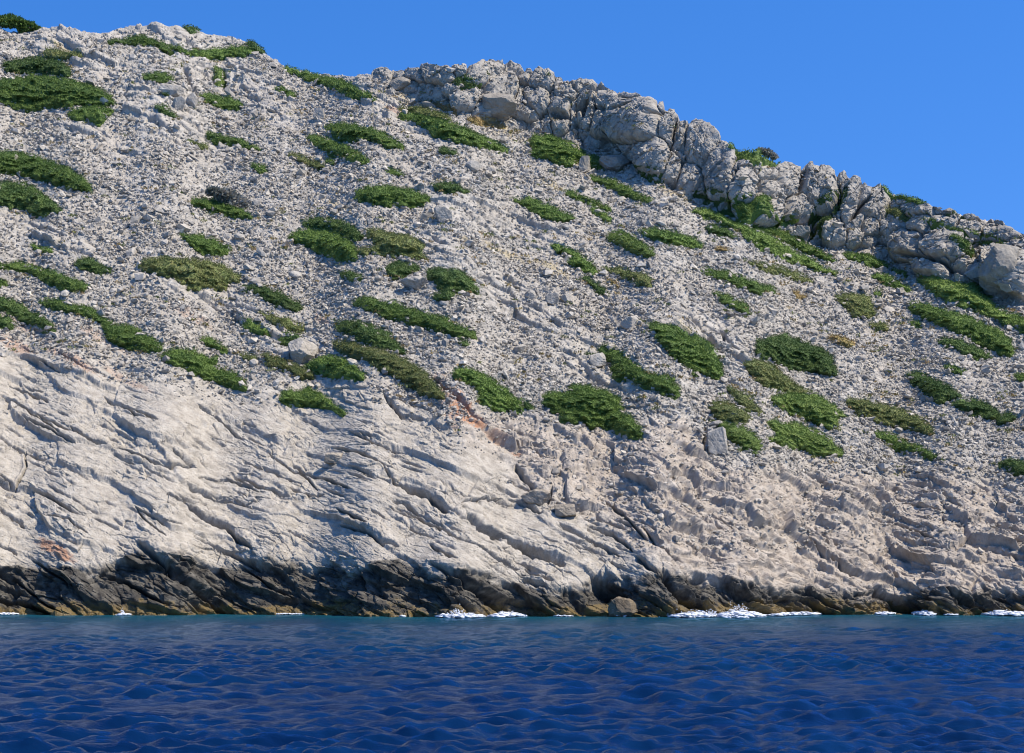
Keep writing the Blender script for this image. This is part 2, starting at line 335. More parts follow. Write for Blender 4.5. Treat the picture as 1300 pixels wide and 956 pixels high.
STRAW = [(640, 165, 30, 8), (740, 210, 26, 8), (860, 245, 30, 7), (700, 235, 18, 6), (600, 310, 26, 6), (640, 320, 30, 6), (520, 125, 20, 6), (560, 150, 30, 6), (85, 62, 20, 5), (430, 260, 24, 5), (700, 340, 30, 6), (1230, 390, 30, 8), (880, 430, 26, 8)]
straw = np.zeros_like(X)
for cx, cy, rx, ry in STRAW:
    d = ((PXa - cx) / rx) ** 2 + ((PYa - cy - .45 * (PXa - cx)) / ry) ** 2
    straw = np.maximum(straw, sstep(1.3, .1, d + 1.3 * fbm(xs / .7, tl / .7, 3, 122)))
straw = np.clip(straw, 0, 1) * Wrub
zone = np.stack([Wband, np.clip(soil, 0, 1), np.clip(Wslab, 0, 1) , np.clip(Wcr + 0 * X, 0, 1)], -1)
zone2 = np.stack([straw, Wrug, np.clip(Wrub, 0, 1), np.ones_like(X)], -1)
# concavity: soil and dark lichen gather in joints
zone[..., 3] = 1.0
hill_me = grid_mesh('hillside', P, {'zone': zone, 'zone_b': np.stack([straw, Wrug, Wcr, np.ones_like(X)], -1)}, True)
# ------------------------------------------------------------------ materials
def newmat(name):
    mt = bpy.data.materials.new(name); mt.use_nodes = True
    nt = mt.node_tree; nt.nodes.clear()
    out = nt.nodes.new('ShaderNodeOutputMaterial'); b = nt.nodes.new('ShaderNodeBsdfPrincipled')
    nt.links.new(b.outputs[0], out.inputs[0])
    return mt, nt, b
class N:
    def __init__(s, nt): s.nt = nt
    def n(s, t, **kw):
        nd = s.nt.nodes.new('ShaderNode' + t)
        for k, v_ in kw.items():
            if hasattr(nd, k): setattr(nd, k, v_)
        return nd
    def l(s, a, b): s.nt.links.new(a, b)
    def noise(s, vec, scale, detail=4, rough=.55, out='Fac'):
        nd = s.n('TexNoise'); nd.inputs['Scale'].default_value = scale; nd.inputs['Detail'].default_value = detail
        nd.inputs['Roughness'].default_value = rough; s.l(vec, nd.inputs['Vector']); return nd.outputs[out]
    def ramp(s, fac, stops):
        nd = s.n('ValToRGB'); s.l(fac, nd.inputs[0]); e = nd.color_ramp.elements
        while len(e) < len(stops): e.new(.5)
        for i, (p, c) in enumerate(stops):
            e[i].position = p; e[i].color = c if len(c) == 4 else (*c, 1)
        return nd.outputs[0]
    def rng(s, val, a, b, c, d):
        nd = s.n('MapRange'); s.l(val, nd.inputs[0])
        for i, x in enumerate((a, b, c, d)): nd.inputs[i + 1].default_value = x
        return nd.outputs[0]
    def mix(s, fac, a, b, mode='MIX'):
        nd = s.n('Mix', data_type='RGBA', blend_type=mode)
        for sock, v_ in ((nd.inputs[0], fac), (nd.inputs[6], a), (nd.inputs[7], b)):
            if isinstance(v_, (int, float)): sock.default_value = v_
            elif isinstance(v_, tuple): sock.default_value = (*v_, 1) if len(v_) == 3 else v_
            else: s.l(v_, sock)
        return nd.outputs[2]
    def math(s, op, a, b=0.0):
        nd = s.n('Math', operation=op)
        for sock, v_ in ((nd.inputs[0], a), (nd.inputs[1], b)):
            if isinstance(v_, (int, float)): sock.default_value = v_
            else: s.l(v_, sock)
        return nd.outputs[0]

def rock_material(name, use_zone=True):
    mt, nt, b = newmat(name); g = N(nt)
    geo = g.n('NewGeometry'); pos = geo.outputs['Position']
    big = g.noise(pos, .35, 4); mid = g.noise(pos, 1.6, 5); fine = g.noise(pos, 9, 5, .7)
    base = g.ramp(mid, [(.28, ROCK[0]), (.45, ROCK[1]), (.56, ROCK[2]), (.72, ROCK[3])])
    base = g.mix(g.rng(big, .42, .62, 0, .55), base, WARM)                     # warmer beds
    spk = g.rng(fine, .34, .52, .62, 1.0)                                      # grey lichen speckle
    vm = g.n('VectorMath', operation='SCALE'); 
    base = g.mix(1.0, base, g.ramp(fine, [(.32, (.72, .71, .70)), (.45, (.92, .92, .92)), (.62, (1.08, 1.07, 1.06))]), 'MULTIPLY')
    if use_zone:
        z = g.n('VertexColor'); z.layer_name = 'zone'; sp = g.n('SeparateColor'); g.l(z.outputs[0], sp.inputs[0])
        z2 = g.n('VertexColor'); z2.layer_name = 'zone_b'; sp2 = g.n('SeparateColor'); g.l(z2.outputs[0], sp2.inputs[0])
        # smooth slabs near the sea are paler and creamier
        slabc = g.ramp(mid, [(.3, (.27, .245, .205)), (.5, (.375, .342, .292)), (.7, (.46, .425, .368))])
        slabc = g.mix(1.0, slabc, g.ramp(fine, [(.30, (.6, .59, .58)), (.45, (.93, .93, .93)), (.6, (1.03, 1.03, 1.03))]), 'MULTIPLY')
        base = g.mix(g.math('MULTIPLY', sp.outputs[2], .9), base, slabc)
        mps = g.n('Mapping'); mps.inputs['Rotation'].default_value = (0, math.radians(34), 0); g.l(pos, mps.inputs[0]); mp2 = g.n('Mapping'); mp2.inputs['Scale'].default_value = (.5, .9, 3.2); g.l(mps.outputs[0], mp2.inputs[0])
        streak = g.noise(mp2.outputs[0], 1.5, 7, .68)
        slabc = g.mix(1.0, slabc, g.ramp(streak, [(.33, (.42, .40, .37)), (.41, (.86, .85, .83)), (.55, (1.0, 1.0, 1.0)), (.7, (1.1, 1.08, 1.05))]), 'MULTIPLY')
        rugc = g.ramp(mid, [(.3, (.235, .195, .155)), (.5, (.35, .298, .245)), (.7, (.43, .375, .315))])
        base = g.mix(g.math('MULTIPLY', sp2.outputs[1], .75), base, rugc)
        cr = g.ramp(mid, [(.3, (.20, .182, .155)), (.5, (.315, .29, .25)), (.7, (.40, .37, .32))])
        base = g.mix(g.math('MULTIPLY', sp2.outputs[2], .7), base, cr)
        soilc = g.mix(mid, (.34, .12, .045), (.42, .22, .11))
        base = g.mix(g.math('MULTIPLY', sp.outputs[1], .75), base, soilc)
        base = g.mix(g.math('MULTIPLY', sp2.outputs[0], .55), base, (.36, .29, .15))
        # black lichen band and ochre algae at the waterline
        dk = g.ramp(mid, [(.3, (.030, .027, .023)), (.5, (.070, .065, .055)), (.62, (.12, .111, .094)), (.74, (.20, .185, .155))])
        base = g.mix(sp.outputs[0], base, dk)
        sx = g.n('SeparateXYZ'); g.l(pos, sx.inputs[0])
        hz = g.math('ADD', sx.outputs[2], g.rng(mid, .3, .7, .75, -.45)); hz = g.math('ADD', hz, g.rng(fine, .3, .7, .35, -.35))
        hz = g.math('ADD', hz, g.rng(big, .35, .65, .35, -.35))
        alg = g.mix(fine, (.22, .145, .045), (.07, .058, .028))
        base = g.mix(g.rng(hz, .45, 1.0, .9, 0), base, alg)
        wet = g.rng(sx.outputs[2], .1, .8, .25, .85); g.l(wet, b.inputs['Roughness'])
    else:
        b.inputs['Roughness'].default_value = .9
        base = g.mix(1.0, base, g.ramp(geo.outputs['Random Per Island'], [(0, (.66, .66, .67)), (.3, (.93, .93, .93)), (.8, (1.15, 1.14, 1.12)), (1, (1.4, 1.38, 1.35))]), 'MULTIPLY')
    base = g.mix(1.0, base, (.975, .945, .87), 'MULTIPLY')
    g.l(base, b.inputs['Base Color'])
    b.inputs['Specular IOR Level'].default_value = .25
    bm_ = g.n('Bump'); bm_.inputs['Strength'].default_value = .75; bm_.inputs['Distance'].default_value = .06
    h = g.math('ADD', g.math('MULTIPLY', g.noise(pos, 6, 5, .65), 1.0), g.math('MULTIPLY', g.noise(pos, 22, 3, .6), .4))
    if use_zone:
        h = g.math('ADD', h, g.math('MULTIPLY', streak, 1.6))
    g.l(h, bm_.inputs['Height']); g.l(bm_.outputs[0], b.inputs['Normal'])
    return mt
ROCK = [(.215, .202, .18), (.32, .302, .272), (.395, .373, .336), (.48, .454, .41)]
WARM = (.37, .335, .285)
M_rock = rock_material('limestone_hill'); M_stone = rock_material('limestone_block', False)
ROCK = [(.17, .15, .12), (.27, .24, .195), (.34, .30, .245), (.42, .38, .32)]; WARM = (.32, .27, .21)
M_brown = rock_material('brown_block', False)
ROCK = [(.06, .05, .038), (.12, .10, .075), (.19, .16, .12), (.27, .23, .18)]; WARM = (.16, .12, .07)
M_shore = rock_material('shore_block', False)
ROCK = [(.185, .168, .143), (.26, .24, .205), (.31, .285, .245), (.39, .36, .31)]; WARM = (.29, .26, .22)
M_crag = rock_material('crag_block', False)

def leaf_material(name, c1, c2, c3):
    mt, nt, b = newmat(name); g = N(nt)
    geo = g.n('NewGeometry'); pos = geo.outputs['Position']
    cl = g.noise(pos, .9, 3); f = g.noise(pos, 3.5, 3)
    col = g.mix(g.rng(cl, .38, .62, 0, 1), c1, c2)
    col = g.mix(g.rng(f, .55, .72, 0, .6), col, c3)
    rnd = g.rng(geo.outputs['Random Per Island'], 0, 1, .7, 1.25)
    vm = g.n('VectorMath', operation='SCALE'); g.l(col, vm.inputs[0]); g.l(rnd, vm.inputs['Scale'])
    g.l(vm.outputs[0], b.inputs['Base Color']); b.inputs['Roughness'].default_value = .6
    b.inputs['Specular IOR Level'].default_value = .2
    # light through the leaves
    tr = g.n('BsdfTranslucent'); g.l(vm.outputs[0], tr.inputs[0])
    mx = g.n('MixShader'); mx.inputs[0].default_value = .18
    out = [n_ for n_ in nt.nodes if n_.type == 'OUTPUT_MATERIAL'][0]
    nt.links.new(b.outputs[0], mx.inputs[1]); nt.links.new(tr.outputs[0], mx.inputs[2]); nt.links.new(mx.outputs[0], out.inputs[0])
    return mt
LEAF = {'G': leaf_material('leaf_green', (0.082, 0.134, 0.029), (0.141, 0.203, 0.045), (0.066, 0.103, 0.029)),
        'B': leaf_material('leaf_bright', (0.104, 0.161, 0.035), (0.169, 0.225, 0.055), (0.089, 0.127, 0.039)),
        'D': leaf_material('leaf_dark', (0.055, 0.095, 0.025), (0.100, 0.146, 0.039), (0.051, 0.074, 0.025)),
        'O': leaf_material('leaf_olive', (0.122, 0.152, 0.048), (0.182, 0.193, 0.064), (0.190, 0.131, 0.068)),
        'Y': leaf_material('leaf_straw', (0.240, 0.191, 0.069), (0.340, 0.235, 0.104), (0.180, 0.146, 0.061)),
        'K': leaf_material('leaf_grey', (0.198, 0.201, 0.153), (0.338, 0.309, 0.246), (0.281, 0.201, 0.195))}
def flat_mat(name, c, rough=.85):
    mt, nt, b = newmat(name); g = N(nt); geo = g.n('NewGeometry')
    g.l(g.mix(g.noise(geo.outputs['Position'], 8, 4), tuple(x * .6 for x in c), tuple(min(1, x * 1.35) for x in c)), b.inputs['Base Color'])
    b.inputs['Roughness'].default_value = rough
    return mt
M_bark = flat_mat('bark', (.09, .07, .055)); M_foam = flat_mat('foam_white', (.62, .64, .66), .6)
M_foam.node_tree.nodes['Principled BSDF'].inputs['Subsurface Weight'].default_value = 0

# sea
mt, nt, b = newmat('sea_water'); g = N(nt); geo = g.n('NewGeometry'); pos = geo.outputs['Position']
z = g.n('VertexColor'); z.layer_name = 'shallow'; sp = g.n('SeparateColor'); g.l(z.outputs[0], sp.inputs[0])
nz = g.noise(pos, .45, 3)
deep = g.mix(g.rng(nz, .35, .65, 0, 1), SEA1 if 'SEA1' in globals() else (.0008, .0085, .036), (.0014, .016, .058))
sh = g.mix(g.rng(sp.outputs[0], 0, 1, 0, .9), deep, (.008, .095, .125))
g.l(sh, b.inputs['Base Color']); b.inputs['Roughness'].default_value = .2; b.inputs['Specular Tint'].default_value = (.42, .62, 1, 1); b.inputs['IOR'].default_value = 1.11
b.inputs['Specular IOR Level'].default_value = .5
bm_ = g.n('Bump'); bm_.inputs['Strength'].default_value = .6; bm_.inputs['Distance'].default_value = .05
mp = g.n('Mapping'); mp.inputs['Scale'].default_value = (1, 1.6, 1); g.l(pos, mp.inputs[0])
g.l(g.noise(mp.outputs[0], 4.5, 5, .65), bm_.inputs['Height']); g.l(bm_.outputs[0], b.inputs['Normal'])
b.inputs['Specular IOR Level'].default_value = 0
gl = g.n('BsdfGlossy'); gl.inputs['Color'].default_value = (.56, .68, .95, 1); gl.inputs['Roughness'].default_value = .14
fr = g.n('Fresnel'); fr.inputs['IOR'].default_value = 1.2
for q_ in (gl, fr): g.l(bm_.outputs[0], q_.inputs['Normal'])
ms = g.n('MixShader'); g.l(g.math('MULTIPLY', fr.outputs[0], .85), ms.inputs[0]); g.l(b.outputs[0], ms.inputs[1]); g.l(gl.outputs[0], ms.inputs[2])
g.l(ms.outputs[0], [n_ for n_ in nt.nodes if n_.type == 'OUTPUT_MATERIAL'][0].inputs[0])
M_sea = mt
# ------------------------------------------------------------------ the hill and the sea
def link(o): C.objects.link(o); return o
def thing(o, label, cat, group=None):
    o['label'] = label; o['category'] = cat
    if group: o['group'] = group
    return o
hill_me.materials.append(M_rock)
hill = link(bpy.data.objects.new('hillside', hill_me)); hill['kind'] = 'structure'
hill_me.polygons.foreach_set('use_smooth', np.zeros(len(hill_me.polygons), bool))

# sea: fan of fine rows in front of the shore, real waves
scol = np.concatenate([-1100 + np.arange(0, 1000, 8), np.arange(-100, 1400, 1.5), 1400 + np.arange(0, 1000, 8)])
py_s = np.concatenate([np.arange(1500, 1010, -8.), np.arange(1010, 860, -.9), np.arange(860, 764, -.42)])
Ys = HC / ((py_s - PYH) / F)
Ys = np.concatenate([Ys[Ys < 172], [300, 700, 2000, 6000]])
SX = (scol[None, :] - PXC) / F * Ys[:, None]; SY = np.repeat(Ys[:, None], len(scol), 1)
SX[-4:] = (scol[None, :] - PXC) / F * Ys[-4:, None] * 2
SZ = np.zeros_like(SX); rw = np.random.RandomState(3)
WDIR = math.radians(-68)
for i in range(130):
    lam = .20 * (1.9 / .20) ** rw.rand(); k_ = 2 * math.pi / lam
    th = WDIR + rw.normal(0, .7)
    amp = .0092 * lam ** .85
    ph = k_ * (SX * math.cos(th) + SY * math.sin(th)) + rw.rand() * 6.28
    dY = np.gradient(Ys)[:, None]
    fade = np.clip(lam / (2.2 * np.abs(dY)) - .6, 0, 1)
    SZ += amp * fade * (np.sin(ph) + .14 * np.cos(2 * ph))
grp = .55 + .8 * np.clip(.5 + fbm(SX / 9, SY / 14, 3, 201), 0, 1)
SZ *= 1.0 * grp
SZ[-4:] = 0
shore_y = np.interp(SX[0] / SY[0] * F + PXC, colpx, ys)
dist = shore_y[None, :] - SY
shal = np.exp(-np.clip(dist - 1.5, 0, None) / (20 + 9 * fbm(SX / 14, SY / 30, 2, 203))) * np.clip(.95 + .7 * fbm(SX / 5, SY / 12, 3, 202), .2, 1)
sea_me = grid_mesh('sea', np.stack([SX, SY, SZ], -1), {'shallow': np.stack([shal] * 3 + [np.ones_like(shal)], -1)}, True)
sea_me.materials.append(M_sea)
sea = link(bpy.data.objects.new('sea_water', sea_me)); sea['kind'] = 'structure'

# ------------------------------------------------------------------ sampling the finished hill surface
PS = smooth(smooth(P, 3, 0), 3, 1)
def surf(px, py, arr=None):
    A = P if arr is None else arr
    px = np.asarray(px, float); py = np.asarray(py, float)
    ci = np.interp(px, colpx, np.arange(NC)); ri = np.clip(row_of(px, py), 0, NRT - 2)
    c0 = np.clip(np.floor(ci).astype(int), 0, NC - 2); r0 = np.floor(ri).astype(int); fc = (ci - c0)[..., None]; fr = (ri - r0)[..., None]
    return (A[r0, c0] * (1 - fc) + A[r0, c0 + 1] * fc) * (1 - fr) + (A[r0 + 1, c0] * (1 - fc) + A[r0 + 1, c0 + 1] * fc) * fr
def tri_mesh(name, V, Fc, mat, smooth_shade=False, loc=(0, 0, 0)):
    V = np.asarray(V, np.float32) - np.array(loc, np.float32); Fc = np.asarray(Fc, np.int32)
    me = bpy.data.meshes.new(name); me.vertices.add(len(V)); me.vertices.foreach_set('co', V.reshape(-1))
    k = Fc.shape[1]; me.loops.add(Fc.size); me.loops.foreach_set('vertex_index', Fc.reshape(-1))
    me.polygons.add(len(Fc)); me.polygons.foreach_set('loop_start', np.arange(0, Fc.size, k, dtype=np.int32))
    me.polygons.foreach_set('use_smooth', np.full(len(Fc), smooth_shade)); me.update(calc_edges=True); me.materials.append(mat)
    return me

def sd_poly(gx, gy, pts):
    pa = np.array(pts); n = len(pa); best = np.full(gx.shape, 1e9); ins = np.zeros(gx.shape, bool)
    for i in range(n):
        ax, ay = pa[i]; bx, by = pa[(i + 1) % n]
        L2 = (bx - ax) ** 2 + (by - ay) ** 2 + 1e-9
        t = np.clip(((gx - ax) * (bx - ax) + (gy - ay) * (by - ay)) / L2, 0, 1)
        best = np.minimum(best, np.hypot(gx - ax - t * (bx - ax), gy - ay - t * (by - ay)))
        cond = ((ay > gy) != (by > gy)) & (gx < (bx - ax) * (gy - ay) / (by - ay + 1e-12) + ax)
        ins ^= cond
    return np.where(ins, best, -best)
def rounded(pts):
    """Chaikin corner cutting"""
    for _ in range(2):
        q = []
        for i in range(len(pts)):
            a = pts[i]; b_ = pts[(i + 1) % len(pts)]
            q += [(a[0] * .78 + b_[0] * .22, a[1] * .78 + b_[1] * .22), (a[0] * .22 + b_[0] * .78, a[1] * .22 + b_[1] * .78)]
        pts = q
    return pts

rl = np.random.RandomState(5)
def leaves(base, nrm, size, n_per=1, spread=.5, rs=rl):
    """small pointed leaf sprays (one quad each) at base points, leaning about nrm"""
    n = len(base)
    d = nrm + rs.normal(0, spread, (n, 3)); d /= np.linalg.norm(d, axis=1, keepdims=True) + 1e-9
    s = np.cross(d, rs.normal(0, 1, (n, 3))); s /= np.linalg.norm(s, axis=1, keepdims=True) + 1e-9
    L = size * (.6 + .9 * rs.rand(n))[:, None]; W = L * (.24 + .2 * rs.rand(n))[:, None]
    a = base - d * L * .25; t = base + d * L
    mid = base + d * L * .3
    V = np.stack([a, mid + s * W, t, mid - s * W], 1).reshape(-1, 3)
    Fq = np.arange(4 * n).reshape(n, 4)
    return V, Fq

def shrub(tone, label, k, flat, hmax=1.15, extra=None, name='cushion_shrub'):
    pts = rounded(conv(k, flat)) if k else rounded([(flat[i], flat[i + 1]) for i in range(0, len(flat), 2)])
    pa = np.array(pts); x0, y0 = pa.min(0) - 4; x1, y1 = pa.max(0) + 4
    st = 1.6
    gx, gy = np.meshgrid(np.arange(x0, x1, st), np.arange(y0, y1 + 6, st))
    seed = abs(hash_(label)) % 1000
    wxp = gx + 6.5 * fbm(gx / 10, gy / 6, 4, seed, .6); wyp = gy + 4.2 * fbm(gx / 9 + 5, gy / 6, 3, seed + 1)
    sd = sd_poly(wxp, wyp, pts) + 1.5
    P1 = surf(gx, gy, PS); ppm = F / P1[..., 1]           # pixels per metre here
    sm = sd / ppm
    lump = fbm(P1[..., 0] / .9, (P1[..., 1] + P1[..., 2]) / .8, 3, seed + 2)
    lump2 = fbm(P1[..., 0] / 2.2, (P1[..., 1] + P1[..., 2]) / 2, 2, seed + 3)
    inr = max(.25, float(sm.max()))
    top = min(hmax, .62 * inr + .18)
    h = top * np.clip(sm / (inr * .85), 0, 1) ** .6
    lump3 = fbm(P1[..., 0] / .42, (P1[..., 1] + P1[..., 2]) / .42, 2, seed + 4)
    h = h * (1 + .55 * lump + .4 * lump2 + .2 * lump3) - .05
    h = np.where(sm < 0, np.maximum(-.5, sm * 1.5 - .05), h)
    # the foot lies lower on the slope than its outline is seen
    hp = np.clip(h, 0, None) * ppm * .80
    B = surf(gx, gy + hp, PS)
    up = np.array([0, -.42, .91])
    lift = np.clip(T(SKY, gx) + 1 - gy, 0, None) / ppm * (sm > -.1)
    Pc = B + h[..., None] * up + lift[..., None] * np.array([0, .7, 1.0])
    keep = (sm > -.35)
    R, Cc = gx.shape; idx = np.arange(R * Cc).reshape(R, Cc)
    kq = keep[:-1, :-1] & keep[1:, :-1] & keep[:-1, 1:] & keep[1:, 1:]
    q = np.stack([idx[:-1, :-1], idx[1:, :-1], idx[1:, 1:], idx[:-1, 1:]], -1)[kq]
    if len(q) == 0: return
    nn = normals(Pc.reshape(R, Cc, 3))
    ok = (sm > -.10).reshape(-1); base = Pc.reshape(-1, 3)[ok]; nb = nn.reshape(-1, 3)[ok]
    rs = np.random.RandomState(seed)
    rep = LEAFREP
    base = np.repeat(base, rep, 0); nb = np.repeat(nb, rep, 0)
    gridm = st / F * float(np.mean(P1[..., 1]))
    base = base + rs.uniform(-.5, .5, base.shape) * np.array([gridm, gridm * 1.8, gridm]) + nb * (rs.rand(len(base), 1) * .10 - .03)
    nb = nb + np.array([.25, -.1, .35])
    sz = .08 * float(np.mean(P1[..., 1])) / 170
    LV, LF = leaves(base, nb, sz, spread=.42, rs=rs)
    # underlying canopy mesh, compacted
    used = np.unique(q); mp_ = np.full(R * Cc, -1); mp_[used] = np.arange(len(used))
    V = np.concatenate([Pc.reshape(-1, 3)[used] - nn.reshape(-1, 3)[used] * .05, LV]); Fq = np.concatenate([mp_[q], LF + len(used)])
    cx, cy = pa.mean(0); loc = surf(cx, cy)
    o = link(bpy.data.objects.new(name, tri_mesh(name, V, Fq, LEAF[tone], False, loc))); o.location = loc
    thing(o, label, 'shrub', 'low shrubs growing on the rocky slope')
    return o
def hash_(s):
    r = 7
    for ch in s: r = (r * 131 + ord(ch)) & 0x7FFFFFFF
    return r
LEAFREP = 7
